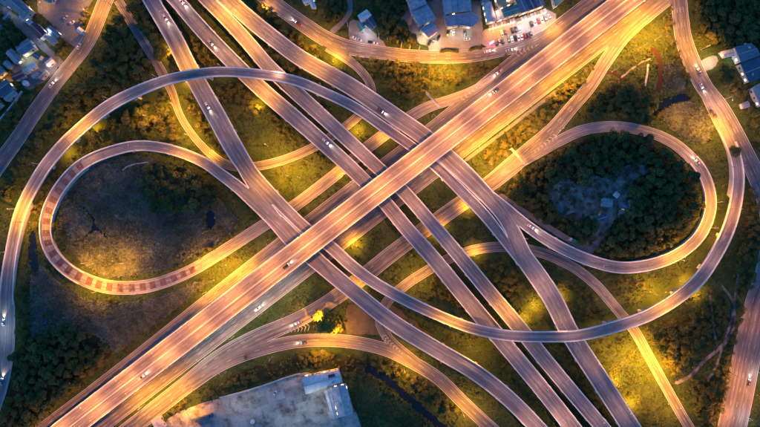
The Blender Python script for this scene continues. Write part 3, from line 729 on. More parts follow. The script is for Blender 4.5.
e = building('shop_hall', 'long lilac roofed hall reaching the top edge beside trees', 'hall', [
    ([(411, 15.5), (425.5, 9.5), (434, 22.5), (418.5, 29)], 7.5, 'roof_lilac'),
    ([(400, -12), (416, -18), (425, 8.5), (410.6, 14.5)], 8.6, 'roof_lilac'),
    ([(419.6, 32), (431, 25.5), (437, 33), (428, 39.5)], 5.5, 'roof_lilac')], 'lilac roofed halls')
e = building('shop_hall', 'double lilac roofed hall with wide curved front', 'hall', [
    ([(438, -18), (452, -18), (456, 15.2), (443.5, 18)], 8, 'roof_lilac'),
    ([(453, -18), (466, -18), (469.5, 14.6), (457, 15.4)], 7.4, 'roof_lilac'),
    ([(444, 20), (470, 16), (477, 22), (470.5, 29.5), (458, 27.5), (447, 29.5)], 5.5, 'roof_lilac')], 'lilac roofed halls')
e = building('market_building', 'shopping block with blue hall roof and tan courtyard roof', 'shops', [
    ([(482, 7), (489, 6), (494.5, 23.5), (486, 25)], 6, 'roof_pale', dict(lit=.6)),
    ([(478, -14), (485, -14), (487, 4.8), (481, 6)], 7, 'roof_grey'),
    ([(490.5, -12), (508, -14), (511, 5.5), (497, 11.5)], 6.5, 'roof_tan', dict(lit=.6)),
    ([(494.5, 14.5), (498.8, 13), (502, 20.8), (496.4, 23)], 5, 'roof_white'),
    ([(499.6, 13.6), (513.6, 8.8), (517, 16.2), (503, 20.6)], 6.4, 'roof_teal'),
    ([(513.2, 5), (520.4, 2.4), (526.4, 14), (518.6, 16.6)], 7.2, 'roof_blue'),
    ([(521.2, 2), (528, -.4), (534, 11.3), (527.2, 13.8)], 7.2, 'roof_deep'),
    ([(528.8, -.6), (535.6, -3), (541.6, 8.6), (534.8, 11)], 7.2, 'roof_blue'),
    ([(505, -16), (545, -22), (543, -6), (512.5, 3.6)], 8, 'roof_slate')])
mb = MB()
for (x0, y0), (x1, y1), nn_ in (((487.5, 29), (514, 21.5), 9), ((516, 22.5), (545, 12), 9)):
    for i in range(nn_):
        t = (i + .5) / nn_; p = W(x0 + (x1 - x0) * t, y0 + (y1 - y0) * t); dv = W(x1, y1) - W(x0, y0)
        MB().box((p.x, p.y, 3.4), (dv.length / nn_ * .82, 2.6, .18), math.atan2(dv.y, dv.x)).build('awning', ['roof_tan', 'roof_white', 'roof_pale'][(i + (nn_ > 9)) % 3], e)
        q = W(x0 + (x1 - x0) * t, y0 + (y1 - y0) * t); q = q + Vector((-dv.y, dv.x, 0)).normalized() * -1.2
        MB().box((q.x, q.y, 1.5), (dv.length / nn_ * .6, .1, 2.0), math.atan2(dv.y, dv.x)).build('shop_window', 'lit_shopfront', e)
building('shop_hall', 'teal roofed building at the top edge beside the expressway', 'shop', [([(549, -6), (560, -12), (567, -2), (553, 9.5)], 5, 'roof_teal')])
building('roadside_shop', 'small white roofed shop with dark lean-to by the top road', 'shop', [
    ([(358.5, 18), (366.5, 12.6), (371, 17.6), (362, 24)], 4.2, 'roof_white'),
    ([(364.5, 24.8), (371.3, 18.6), (376, 26.4), (371, 31.5)], 3.4, 'roof_deep'),
    ([(357, 25), (361.5, 24.2), (365.4, 29.5), (360.5, 32.5)], 2.8, 'roof_teal')])
building('gabled_house', 'pale winged pavilion at the top edge beyond the road', 'house', [(rect(310, 2, 12, 4, -24), 4, 'roof_white'), (rect(313.5, 7.2, 4, 6, -24), 3.6, 'roof_white')])
building('workshop', 'blue roofed workshop with pale lean-to in the right hand trees', 'workshop', [
    ([(728.6, 50.6), (744, 46.7), (753, 58), (735, 64.5)], 6.5, 'roof_blue', dict(slope=.08)),
    ([(718, 53.5), (727.8, 51.2), (731, 56.5), (722, 58.8)], 3.5, 'roof_pale')])
building('workshop', 'deep blue roofed shed between the workshop and grey house', 'workshop', [
    ([(735.6, 66.2), (753.4, 60), (763, 76), (744, 84)], 5.5, 'roof_deep', dict(slope=.08))])
building('workshop', 'grey gabled house at the right edge below the blue sheds', 'house', [
    ([(747.5, 90), (758, 84), (770, 100), (756, 107.5)], 5, 'roof_grey', dict(slope=.2))])
e = building('warehouse', 'white roofed warehouse on the concrete yard beside the canal', 'warehouse', [
    ([(304.5, 374.7), (338.8, 367.7), (342.2, 378.6), (307.8, 390.6)], 6.5, 'roof_white', dict(slope=.07)),])
m = [c for c in e.children if c.name.startswith('roof')][0]
p = W(331.6, 375.6, 7.4); MB().box((p.x, p.y, 7.55), (4.6, 2.0, .5), R(12)).build('rooflight', 'roof_maroon', m)
building('warehouse', 'long warehouse with pale and pink roof strips on the yard', 'warehouse', [
    ([(325.4, 389.5), (331.3, 386.6), (338.2, 415), (333, 416)], 4.6, 'roof_pale', dict(slope=.05)),
    ([(332.3, 385.6), (346, 382.6), (353.2, 409.5), (339.3, 413.4)], 5.6, 'roof_pink', dict(slope=.07))])
building('gatehouse', 'small pale roofed gatehouse at the bottom edge beside shrubs', 'hut', [(rect(160.5, 422, 9, 12, -28), 3.6, 'roof_pink')])
building('hut', 'whitish flat roofed hut in the right loop clearing', 'hut', [(rect(605.5, 203, 9, 7.5, 8), 3, 'roof_grey', dict(slope=.04))])
building('hut', 'blue tarpaulin roofed shelter right of the clearing track', 'hut', [(rect(622.5, 206, 7, 5, 30), 2.6, 'roof_blue')])
building('hut', 'pale striped roof lowest among the clearing sheds', 'hut', [(rect(621, 213.5, 6, 5, 20), 2.6, 'roof_grey')])
building('hut', 'tiny pale tilted roof at the top of the clearing track', 'hut', [(rect(615, 195, 4, 4, 40), 2.2, 'roof_pale')])
building('hut', 'narrow pale roof under trees at the clearing edge', 'hut', [(rect(628.5, 204, 2.6, 7, 22), 2.4, 'roof_grey')])
building('hut', 'low dark brown roof left of the clearing track', 'hut', [(rect(600, 218, 9, 6, -18), 2.6, 'roof_deep')])
building('hut', 'small grey roofed roadside kiosk near the right hand road', 'hut', [(rect(742.5, 106, 6, 5, -20), 3, 'roof_grey')])
# round tank
e = empty('water_tank', W(27.5, 84)); tag(e, 'round white water tank in the lower village', 'tank')
MB().tube([(0, 0, 0), (0, 0, 2.6), (0, 0, 3.0), (0, 0, 3.3)], [1.9, 1.9, 1.6, .4], 16).build('tank_body', 'roof_white', e)
MB().tube([(0, 0, 3.25), (0, 0, 3.5)], .5, 10).build('hatch', 'steel', e)
e = empty('water_tank', W(253, 421)); tag(e, 'round white tank standing on the concrete yard', 'tank')
MB().tube([(0, 0, 0), (0, 0, 1.6), (0, 0, 1.9)], [1.5, 1.5, .3], 16).build('tank_body', 'roof_white', e)
MB().tube([(0, 0, 1.85), (0, 0, 2.1)], .35, 10).build('hatch', 'steel', e)
# low walls
def wall(name, label, pts, h, w, mat='pale_wall'):
    P = [W(*p) for p in pts]; e = empty(name); tag(e, label, 'wall')
    mb = MB(); cp = MB()
    for a, b in zip(P, P[1:]):
        dv = b - a; mid = (a + b) / 2; an = math.atan2(dv.y, dv.x)
        mb.box((mid.x, mid.y, h / 2 - .05), (dv.length + w * .5, w, h + .1), an); cp.box((mid.x, mid.y, h + .07), (dv.length + w * .6, w + .16, .12), an)
    mb.build('wall_body', mat, e); cp.build('coping', mat, e)
wall('low_wall', 'straight low white wall on the lawn beside the red footpath', [(647.6, 65), (647, 73), (644.5, 86)], .8, .9)
wall('low_wall', 'curved low white wall in the left loop marsh', [(123, 170), (128, 166.5), (136, 164), (148, 162.3)], .7, .6)
wall('low_wall', 'pale boundary wall in the village at the left edge', [(-4, 126), (8, 112), (16, 102), (23, 92)], 1.6, .8)
wall('low_wall', 'pale wall bordering the canal side of the yard', [(220, 397), (240, 392), (262, 385.5), (286, 377), (300, 373)], 1.2, .6)
for P in FOOT: bare |= inpoly(np.asarray(P) , CX, CY)

# ------------------------------------------------------------------ lamps
LCACHE = {}
def light(kind, col, power, rad=.25, spot=166):
    k = (kind, col, power, spot)
    if k not in LCACHE:
        l = bpy.data.lights.new('lamp_light', kind); l.color = col; l.energy = power * LAMP_K * (1.9 if col == SODIUM else 1.2 if col == AMBER else .82); l.shadow_soft_size = rad
        if kind == 'SPOT': l.spot_size = R(spot); l.spot_blend = .8
        if spot > 100:                      # street luminaires throw more light sideways than straight down
            l.use_nodes = True; t = l.node_tree; em = t.nodes['Emission']
            n_ = t.nodes.new('ShaderNodeTexCoord'); sx = t.nodes.new('ShaderNodeSeparateXYZ'); t.links.new(n_.outputs['Normal'], sx.inputs[0])
            ab = t.nodes.new('ShaderNodeMath'); ab.operation = 'ABSOLUTE'; t.links.new(sx.outputs[2], ab.inputs[0])
            pw = t.nodes.new('ShaderNodeMath'); pw.operation = 'POWER'; pw.inputs[1].default_value = -1.75 if col == SODIUM else -1.5; t.links.new(ab.outputs[0], pw.inputs[0])
            mn = t.nodes.new('ShaderNodeMath'); mn.operation = 'MINIMUM'; mn.inputs[1].default_value = 4.5 if col == SODIUM else 3.5; t.links.new(pw.outputs[0], mn.inputs[0])
            t.links.new(mn.outputs[0], em.inputs['Strength'])
        LCACHE[k] = l
    return LCACHE[k]
def lamp_proto(h, arms, bulb):
    pole = MB().tube([(0, 0, -.1), (0, 0, h * .5), (0, 0, h)], [.16, .12, .08], 8)
    base = MB().box((0, 0, .15), (.5, .5, .5))
    heads = []
    for sd in arms:
        a = MB().tube([(0, 0, h - .05), (sd * 1.2, 0, h + .35), (sd * 2.3, 0, h + .45)], .06, 6)
        hd = MB().box((sd * 2.7, 0, h + .5), (1.0, .42, .16), 0, .8)
        bl = MB().box((sd * 2.7, 0, h + .37), (.86, .34, .1))
        heads.append((a, hd, bl))
    return base, pole, heads
PROTO = {}
LAMPN = {}
def lamp(px, py, zb, tx, ty, power, col=SODIUM, h=11.0, arms=(1,), road='verge', group=None):
    """street lamp whose foot is at the pixel, its arm reaching towards (tx, ty)"""
    b = W(px, py, zb); t = W(tx, ty, zb); dv = t - b
    if zb < .5 and h > 8:
        nb = b + dv.normalized() * 2.7
        j, i = cell(nb.x, nb.y); win_ = highclear[max(0, j - 5):j + 6, max(0, i - 5):i + 6]; win_ = win_[win_ > 3.5]
        cl = win_.min() if len(win_) else 99
        if cl < 14: h = 4.0 if cl < 8 else 8.0; power = round(power * (h / 11) ** 0.95, 1)
    dv = t - b; an = math.atan2(dv.y, dv.x)
    key = (h, arms, col == WHITE)
    e = empty('street_lamp', b, an)
    if key not in PROTO:
        base, pole, heads = lamp_proto(h, arms, col)
        PROTO[key] = [('base', base.build('base', 'concrete', e).data), ('pole', pole.build('pole', 'steel', e).data)]
        hs = []
        for a, hd, bl in heads:
            ao = a.build('arm', 'steel', e); ho = hd.build('lamp_head', 'steel', ao); bo = bl.build('bulb', 'bulb_white' if col == WHITE else 'bulb_sodium', ao)
            hs.append((ao.data, ho.data, bo.data))
        PROTO[key].append(hs)
    else:
        pr = PROTO[key]
        for nm, me in pr[:2]: link(bpy.data.objects.new(nm, me), e)
        for a, hd, bl in pr[2]:
            ao = link(bpy.data.objects.new('arm', a), e); link(bpy.data.objects.new('lamp_head', hd), ao); link(bpy.data.objects.new('bulb', bl), ao)
    for sd in arms:
        lo = bpy.data.objects.new('lamp_light', light('SPOT', col, power)); link(lo, e); lo.location = (sd * 2.7, 0, h + .2)
    if road == 'park': road = 'park_%s %s' % ('upper' if py < 213 else 'lower', 'left' if px < 250 else 'right' if px > 560 else 'middle')
    e['_road'] = road
    LAMPN.setdefault(road, []).append(e)
    return e

# lamps along the expressway: paired over the median and the upper edge
r = ROADS['main']; sp = 40.0; i = 0
while sp < r['s'][-1] - 30:
    p, t, h = at_s(r, sp); n0 = Vector((-t.y, t.x, 0))
    if abs(p.x) < 300 and abs(p.y) < 185:
        for sd, nm in ((1, 'upper'), (-1, 'lower')):
            b = p + n0 * sd * (h - .2)
            e = empty('street_lamp'); bpy.data.objects.remove(e)
            k = S * (H - b.z) / H
            lamp(380 + b.x / k, 213.5 - b.y / k, b.z + .9, 380 + p.x / k, 213.5 - p.y / k, 3600, AMBER, 9.0, (1,), 'exp_' + nm)
    sp += 31.0
GREY = []
# (foot px, aim px, power, colour, height, road key)
for a in [
    # lower frontage road and verge; COOL lamps added to imitate white headlight glow
    (145, 404, 150, 396, 5200, SODIUM, 'fs'), (205, 358, 200, 352, 2000, COOL, 'fs'), (234, 336, 230, 330, 2000, COOL, 'fs'), (262, 314, 258, 308, 2200, COOL, 'fs'), (292, 291, 288, 285, 1800, COOL, 'fs'), (357, 246, 350, 240, 5200, SODIUM, 'fs'),
    (432, 184, 428, 178, 3000, WARM, 'fs'), (478, 152, 474, 146, 5600, SODIUM, 'fs'), (506, 130, 501, 124, 3600, SODIUM, 'fs'), (560, 90, 555, 84, 5600, SODIUM, 'fs'), (604, 56, 600, 50, 4200, SODIUM, 'fs'), (528, 112, 524, 107, 2600, WARM, 'fs'),
    # upper frontage road
    (206, 292, 210, 297, 2200, SODIUM, 'fn'), (226, 265, 232, 270, 5200, SODIUM, 'fn'), (268, 240, 272, 246, 2000, WARM, 'fn'), (350, 182, 354, 187, 1900, WARM, 'fn'), (432, 117, 436, 122, 1800, WARM, 'fn'), (478, 86, 482, 90, 2600, WARM, 'fn'),
    # slip road under the flyovers
    (643, 27, 636, 22, 6500, SODIUM, 'k'), (612, 72, 606, 66, 2600, WARM, 'k'), (560, 130, 552, 127, 2600, WARM, 'k'), (500, 168, 506, 171, 1800, WARM, 'k'), (470, 208, 466, 203, 4200, SODIUM, 'k'), (440, 232, 434, 226, 4600, SODIUM, 'k'), (358, 292, 354, 287, 6500, SODIUM, 'k'), (318, 311, 322, 316, 5600, SODIUM, 'k'), (284, 314, 288, 320, 2000, WARM, 'k'), (180, 398, 176, 390, 5200, SODIUM, 'k'), (226, 372, 222, 364, 1700, WARM, 'k'),
    # canal side road
    (322, 350, 324, 343, 4200, SODIUM, 'm'), (404, 368, 408, 362, 4600, SODIUM, 'm'), (462, 411, 466, 405, 4600, SODIUM, 'm'), (272, 357, 274, 350, 1700, WARM, 'm'),
    # snaking slip road
    (653, 366, 657, 363, 7000, SODIUM, 'l'), (634, 352, 642, 349, 7000, SODIUM, 'l'), (600, 297, 603, 294, 1500, WARM, 'l'), (474, 256, 476, 249, 3000, SODIUM, 'l'), (412, 272, 414, 279, 3600, SODIUM, 'l'), (668, 404, 673, 401, 4200, SODIUM, 'l'),
    # top service road
    (176, 106, 180, 110, 4400, SODIUM, 'n'), (190, 136, 193, 134, 5200, SODIUM, 'n'), (212, 150, 212, 155, 2600, SODIUM, 'n'), (172, 50, 169, 53, 4200, SODIUM, 'n'), (288, 176, 286, 168, 5600, SODIUM, 'n'), (360, 134, 356, 127, 4200, SODIUM, 'n'), (333, 62, 340, 58, 4200, SODIUM, 'n'),
    # top road
    (262, 12, 268, 8, 3600, SODIUM, 't'), (318, 50, 322, 43, 4200, SODIUM, 't'), (366, 60, 367, 54, 3200, WARM, 't'), (404, 64, 405, 58, 3600, SODIUM, 't'), (444, 71, 444, 64, 6500, SODIUM, 't'), (484, 60, 485, 54, 1800, WARM, 't'), (540, 25, 543, 31, 2600, WARM, 't'),
    # village road
    (92, 15, 97, 16, 3000, SODIUM, 'v'), (74, 72, 69, 68, 1900, SODIUM, 'v'), (112, 6, 106, 5, 2200, SODIUM, 'v'),
    # right road
    (701, 50, 695, 52, 4600, SODIUM, 'r'), (722, 100, 721, 106, 4600, WARM, 'r'), (670, 14, 676, 14, 2600, WARM, 'r'), (757, 126, 748, 130, 1600, WARM, 'r'), (747, 320, 753, 322, 2000, AMBER, 'r'), (728, 372, 736, 375, 4200, AMBER, 'r'), (718, 412, 727, 415, 5200, AMBER, 'r'), (757, 395, 749, 393, 3400, AMBER, 'r')]:
    lamp(a[0], a[1], 0.0, a[2], a[3], a[4], a[5], 11.0, (1,), a[6])
def edge_lamp(key, px, py, side, power, col=WARM, h=8.5, name=None):
    r = ROADS[key]; sp = s_near(r, px, py); p, t, hw_ = at_s(r, sp); n0 = Vector((-t.y, t.x, 0)) * side
    b = p + n0 * (hw_ - .2); zb = b.z + (.9 if b.z > .6 else 0.1)
    k = S * (H - zb) / H
    lamp(380 + b.x / k, 213.5 - b.y / k, zb, 380 + p.x / k, 213.5 - p.y / k, power, col, h, (1,), key)
for a in [
    ('x', 162, 18, 1, 1500, WARM), ('x', 186, 62, 1, 3000, SODIUM), ('x', 206, 100, 1, 1300, WARM), ('x', 226, 132, 1, 1300, WARM), ('x', 262, 184, 1, 2200, SODIUM), ('x', 292, 215, 1, 1500, WARM),
    ('x', 345, 259, 1, 2000, WARM), ('x', 380, 285, 1, 1600, WARM), ('x', 450, 320, -1, 3200, SODIUM), ('x', 510, 335, -1, 1200, WARM), ('x', 575, 335, -1, 1300, WARM), ('x', 640, 318, 1, 1900, WARM), ('x', 668, 303, 1, 3000, SODIUM), ('x', 714, 257, 1, 1700, WARM), ('x', 733, 210, 1, 2600, AMBER), ('x', 737, 165, 1, 1300, WARM), ('x', 722, 126, 1, 3400, SODIUM),
    ('y', 500, 391, 1, 1100, WARM), ('y', 532, 420, 1, 2400, WARM), ('y', 445, 354, 1, 1300, WARM), ('y', 395, 324, 1, 1000, WARM), ('y', 345, 284, 1, 900, WARM), ('y', 272, 217, 1, 1300, WARM), ('y', 236, 186, 1, 900, WARM), ('y', 185, 154, 1, 2600, SODIUM), ('y', 135, 146, 1, 900, WARM), ('y', 90, 160, 1, 1000, WARM), ('y', 48, 215, 1, 1900, AMBER), ('y', 100, 285, -1, 3600, SODIUM), ('y', 140, 287, -1, 1800, WARM), ('y', 205, 263, -1, 2800, SODIUM), ('y', 175, 277, -1, 900, WARM), ('y', 340, 172, -1, 2600, SODIUM), ('y', 400, 124, 1, 1800, WARM), ('y', 384, 134, -1, 2400, SODIUM),
    ('q', 178, 2, 1, 1400, WARM), ('q', 225, 54, -1, 1300, WARM), ('q', 266, 93, -1, 2800, SODIUM), ('q', 310, 131, -1, 1500, WARM), ('q', 345, 163, 1, 1200, WARM), ('q', 400, 221, -1, 1200, WARM), ('q', 440, 267, 1, 1100, WARM), ('q', 470, 304, -1, 1100, WARM), ('q', 510, 350, 1, 1300, WARM), ('q', 540, 386, 1, 1800, WARM), ('q', 568, 420, -1, 3000, WARM),
    ('p', 222, 15, -1, 2200, SODIUM), ('p', 248, 42, -1, 2600, SODIUM), ('p', 280, 78, 1, 1500, WARM), ('p', 320, 114, 1, 1100, WARM), ('p', 360, 151, 1, 1300, WARM), ('p', 415, 205, 1, 1500, WARM), ('p', 455, 251, 1, 1300, WARM), ('p', 505, 310, 1, 2400, SODIUM), ('p', 560, 378, 1, 900, WARM), ('p', 596, 420, 1, 1000, WARM),
    ('d', 238, 9, -1, 3000, SODIUM), ('d', 270, 35, -1, 1800, WARM), ('d', 315, 67, 1, 2400, SODIUM), ('d', 360, 93, 1, 1500, WARM), ('d', 410, 127, 1, 1200, WARM), ('d', 458, 167, 1, 3000, WARM), ('d', 486, 196, 1, 2200, WARM), ('d', 520, 242, 1, 1000, WARM), ('d', 545, 286, -1, 2800, WARM), ('d', 563, 320, -1, 1800, WARM), ('d', 590, 364, 1, 1000, WARM), ('d', 620, 410, 1, 1300, WARM),
    ('ring', 6, 330, 1, 1000, WHITE), ('ring', 12, 255, 1, 1900, WARM), ('ring', 22, 210, 1, 3800, SODIUM), ('ring', 44, 170, 1, 1500, WARM), ('ring', 78, 131, -1, 3600, SODIUM), ('ring', 112, 104, 1, 1500, WARM), ('ring', 160, 83, 1, 1000, WARM), ('ring', 220, 72, 1, 900, WARM), ('ring', 270, 76, 1, 1600, WARM), ('ring', 320, 91, 1, 1000, WARM), ('ring', 370, 118, -1, 1000, WARM), ('ring', 470, 200, -1, 1400, WARM),
    ('loop', 520, 221, 1, 1300, WARM), ('loop', 550, 242, 1, 1100, WARM), ('loop', 600, 264, -1, 1000, WARM), ('loop', 640, 267, -1, 2000, WARM), ('loop', 676, 254, -1, 4200, SODIUM), ('loop', 706, 224, -1, 3000, SODIUM), ('loop', 712, 200, -1, 2200, SODIUM), ('loop', 694, 160, 1, 1500, WARM), ('loop', 610, 127, 1, 700, WARM)]:
    edge_lamp(*a)
lamp(696, 136, 0, 697, 135, 2600, SODIUM, 12.0, (1,), 'park'); lamp(654, 294, 0, 655, 294, 4600, SODIUM, 12.0, (1,), 'park'); lamp(680, 281, 0, 681, 281, 3200, SODIUM, 12.0, (1,), 'park')
lamp(531, 303, 0, 532, 304, 4600, SODIUM, 12.0, (1,), 'park'); lamp(256, 104, 0, 257, 105, 3600, SODIUM, 12.0, (1,), 'park'); lamp(115, 276, 0, 114, 274, 3400, SODIUM, 12.0, (1,), 'park'); lamp(612, 378, 0, 613, 379, 5200, SODIUM, 11.0, (1,), 'park'); lamp(98, 132, 0, 97, 131, 3600, SODIUM, 12.0, (1,), 'park')
for x_, y_, p_ in ((626, 402, 3600), (640, 383, 4000), (622, 362, 3000), (604, 352, 2000), (666, 292, 3600), (640, 290, 2600), (622, 46, 2600), (655, 40, 2400), (484, 166, 2600), (575, 76, 2600), (336, 330, 2600), (640, 48, 3800), (500, 156, 3400), (522, 134, 2600), (90, 262, 2400), (128, 262, 2200), (150, 118, 1800), (268, 146, 2200), (300, 178, 3200), (442, 80, 2600), (420, 74, 1500), (556, 296, 2200), (690, 292, 2600), (664, 120, 1500), (186, 82, 1800), (248, 26, 1400), (30, 222, 2000), (66, 152, 1500), (214, 280, 2600), (240, 268, 2400), (700, 130, 1500), (470, 346, 1800), (520, 318, 2200)):
    lamp(x_, y_, 0, x_ + 1, y_, p_ * 1.6, SODIUM, 12.0, (1,), 'park')
lamp(32, 12, 0, 34, 11, 700, WARM, 6.0, (1,), 'village'); lamp(42, 8, 0, 43, 7, 350, SODIUM, 5.0, (1,), 'village'); lamp(42, 41, 0, 43, 42, 300, WHITE, 5.0, (1,), 'village'); lamp(27, 58.5, 0, 28, 59, 420, (1.0, .95, .5), 4.0, (1,), 'village'); lamp(50, 31, 0, 51, 32, 260, WHITE, 5.0, (1,), 'village'); lamp(14, 10, 0, 15, 11, 200, WHITE, 5.0, (1,), 'village'); lamp(50, 68, 0, 51, 69, 300, WHITE, 5.0, (1,), 'village'); lamp(6, 84, 0, 7, 83, 300, SODIUM, 4.0, (1,), 'village')
lamp(364, 33.5, 0, 365, 34, 600, WHITE, 5.0, (1,), 'shop'); lamp(429, 51, 0, 430, 49, 500, (.95, 1.0, .7), 6.0, (1,), 'shop'); lamp(421, 36.5, 0, 421, 37, 300, (.95, 1.0, .7), 3.0, (1,), 'shop'); lamp(434, 39, 0, 434.4, 40, 300, (.95, 1.0, .8), 3.0, (1,), 'shop'); lamp(451, 31, 0, 451.2, 32, 300, (.95, 1.0, .8), 3.0, (1,), 'shop'); lamp(464, 31, 0, 464.2, 32, 300, (.95, 1.0, .8), 3.0, (1,), 'shop'); lamp(448, 18.8, 0, 449, 18.9, 350, WHITE, 3.0, (1,), 'shop'); lamp(424, 28, 0, 425, 28, 350, WHITE, 3.0, (1,), 'shop')
for i, (x, y, pw, c) in enumerate([(490, 30.5, 500, SODIUM), (500, 27.5, 500, SODIUM), (510, 24.5, 500, WARM), (517, 25, 550, WHITE), (526, 21, 600, WHITE), (535, 18, 550, WHITE), (545, 14, 600, WHITE), (508, 36, 300, WHITE), (530, 31, 300, WHITE), (552, 26, 1200, SODIUM), (503, 1, 1200, WARM), (494, 12, 500, WARM)]):
    lamp(x, y, 0, x + .4, y + 1, pw, c, 5.0 if y > 13 else 8.0, (1,), 'market')
lamp(190, 409, 0, 191, 410, 900, SODIUM, 6.0, (1,), 'yard'); lamp(240, 398, 0, 241, 400, 900, COOL, 13.0, (1,), 'yard'); lamp(322, 398, 0, 320, 399, 900, COOL, 13.0, (1,), 'yard'); lamp(290, 424, 0, 290, 423, 700, COOL, 13.0, (1,), 'yard')  # the tall COOL ones are added to brighten the warehouse roofs
lamp(704, 62, 0, 706, 62, 900, (1.0, .85, .6), 5.0, (1,), 'workshop'); lamp(732, 59, 0, 731, 60, 260, WHITE, 4.0, (1,), 'workshop'); lamp(758, 372, 0, 757, 373, 500, WHITE, 6.0, (1,), 'edge'); lamp(747, 417, 0, 746, 417, 500, WHITE, 6.0, (1,), 'edge')
ROADTXT = {'exp_upper': "lamp on the expressway's upper parapet", 'exp_lower': "lamp on the expressway's lower parapet",
    'fs': 'sodium or added cool lamp on the verge below the expressway', 'fn': 'sodium lamp on the verge above the expressway', 'k': 'lamp beside the road crossing under the flyovers',
    'm': 'lamp on the road beside the canal', 'l': 'lamp on the narrow road snaking to bottom right', 'n': 'lamp on the narrow road under the upper flyovers',
    't': 'street lamp along the road before the shops', 'v': 'street lamp along the village road', 'r': 'street lamp along the right edge road',
    'x': 'lamp on the flyover sweeping into the outer right ring', 'y': 'lamp on the left loop ramp and its flyover', 'q': 'lamp on the second straight flyover',
    'p': 'lamp on the third straight flyover', 'd': 'lamp on the rightmost wide flyover', 'ring': 'lamp on the flyover arching round the left loop', 'loop': 'lamp on the right loop ramp',
    'park': 'lamp standing alone on open grass', 'village': 'low yard lamp among the village houses', 'shop': 'short lamp before the lilac halls or roadside shop', 'market': 'short lamp before the shopping block',
    'yard': 'yard lamp or added tall light on the pale concrete yard', 'workshop': 'low lamp beside the blue workshop', 'edge': 'white lamp at the lower right edge'}
for k, L in LAMPN.items():
    vert = k in ('l', 'v', 'r', 'q', 'p', 'd', 'ring', 'edge')
    L.sort(key=lambda o: -o.location.y if vert else o.location.x)
    for i, o in enumerate(L):
        o_ = ORD[i] if i < len(ORD) else 'twenty-' + ORD[i - 20]
        del o['_road']
        tag(o, '%s, %s from the %s' % (ROADTXT[k] if k in ROADTXT else 'lamp standing on open grass, ' + k[5:] + ' of the interchange', o_, 'top' if vert else 'left'), 'street lamp', 'street lamps')

# ------------------------------------------------------------------ sign gantries, utility poles
def gantry(label, a, b):
    A, B = W(*a), W(*b); dv = B - A; L = dv.length; an = math.atan2(dv.y, dv.x); e = empty('sign_gantry', A, an); tag(e, label, 'gantry')
    for x in (0, L):
        MB().tube([(x, 0, -.1), (x, 0, 7.2)], .28, 8).build('post', 'steel', e)
    mb = MB()
    for y in (-.45, .45):
        for z in (6.3, 7.1): mb.tube([(-.4, y, z), (L + .4, y, z)], .11, 6)
    k = 8
    for i in range(k):
        x0, x1 = L * i / k, L * (i + 1) / k
        mb.tube([(x0, -.45, 7.1), (x1, .45, 7.1)], .07, 5); mb.tube([(x0, -.45, 6.3), (x1, -.45, 7.1)], .07, 5)
    mb.build('truss_beam', 'roof_white', e)
    for i, f_ in enumerate((.3, .68)):
        MB().box((L * f_, .75, 6.4), (3.4, .15, 2.6)).build('sign_panel', 'sign_green', e)
gantry('white truss sign gantry spanning the road below the right hedge', (509, 150), (522, 165))
gantry('white truss sign gantry spanning the road above the expressway', (425.5, 95), (438, 109))
for i, (x, y, h) in enumerate([(379, 40, 13), (387, 42, 10), (401, 48, 13), (409.5, 50, 9), (419, 50, 8), (348, 27, 9)]):
    e = empty('utility_pole', W(x, y), R(20)); tag(e, 'thin utility pole along the top road, %s from the left' % ORD[[348, 379, 387, 401, 409.5, 419].index(x)], 'pole', 'utility poles by the top road')
    MB().tube([(0, 0, -.1), (0, 0, h)], [.2, .12], 7).build('pole', 'concrete', e); MB().box((0, 0, h - .6), (.12, 2.2, .14)).build('crossarm', 'concrete', e)

# ------------------------------------------------------------------ vehicles
def car_parts(e, color, L=4.5, Wd=1.8, suv=0):
    hb, ht = .78 + .12 * suv, 1.45 + .25 * suv
    def loft(secs):
        v, f = [], []
        for x, w, z0, z1 in secs: v += [(x, -w, z0), (x, w, z0), (x, w * .96, z1), (x, -w * .96, z1)]
        for i in range(len(secs) - 1):
            for k in range(4): a = i * 4 + k; b = i * 4 + (k + 1) % 4; f.append((b, a, a + 4, b + 4))
        f.append((0, 1, 2, 3)); n = (len(secs) - 1) * 4; f.append((n + 3, n + 2, n + 1, n)); return v, f
    w = Wd / 2; l = L / 2
    v, f = loft([(-l, w * .86, .38, hb - .06), (-l + .18, w * .96, .26, hb), (-l * .45, w, .24, hb + .05), (l * .35, w, .24, hb + .02), (l - .35, w * .95, .26, hb - .12), (l - .06, w * .86, .32, hb - .24), (l, w * .78, .38, hb - .3)])
    b = mesh('body', v, f, 'car_paint', e); b.color = (*color, 1)
    v, f = loft([(-l * .82, w * .74, hb - .03, hb + .02), (-l * .52, w * .82, hb - .02, ht - .05), (l * .02, w * .82, hb, ht - .04), (l * .42, w * .8, hb - .03, hb + .02)])
    g_ = mesh('cabin_glass', v, f, 'glass', e)
    v, f = loft([(-l * .56, w * .66, ht - .08, ht - .03), (-l * .45, w * .76, ht - .08, ht + .01), (-l * .05, w * .76, ht - .08, ht + .01), (l * .06, w * .66, ht - .08, ht - .03)])
    rf = mesh('car_roof', v, f, 'car_paint', e); rf.color = (*color, 1)
    for sx in (-1, 1):
        for sy in (-1, 1):
            MB().tube([(sx * l * .62, sy * (w - .2), .33), (sx * l * .62, sy * (w + .02), .33)], .33, 10).build('wheel', 'tyre', e)
    for sy in (-1, 1):
        MB().box((l - .08, sy * w * .62, hb - .3), (.22, .34, .14)).build('headlight', 'head_light', e)
        MB().box((-l + .04, sy * w * .66, hb - .12), (.14, .3, .14)).build('taillight', 'tail_light', e)
CARCOL = {'white': (.75, .75, .75), 'silver': (.42, .43, .45), 'black': (.02, .02, .022), 'grey': (.14, .14, .15), 'red': (.32, .03, .03), 'blue': (.04, .09, .25), 'pale gold': (.42, .36, .24)}
cp = {}
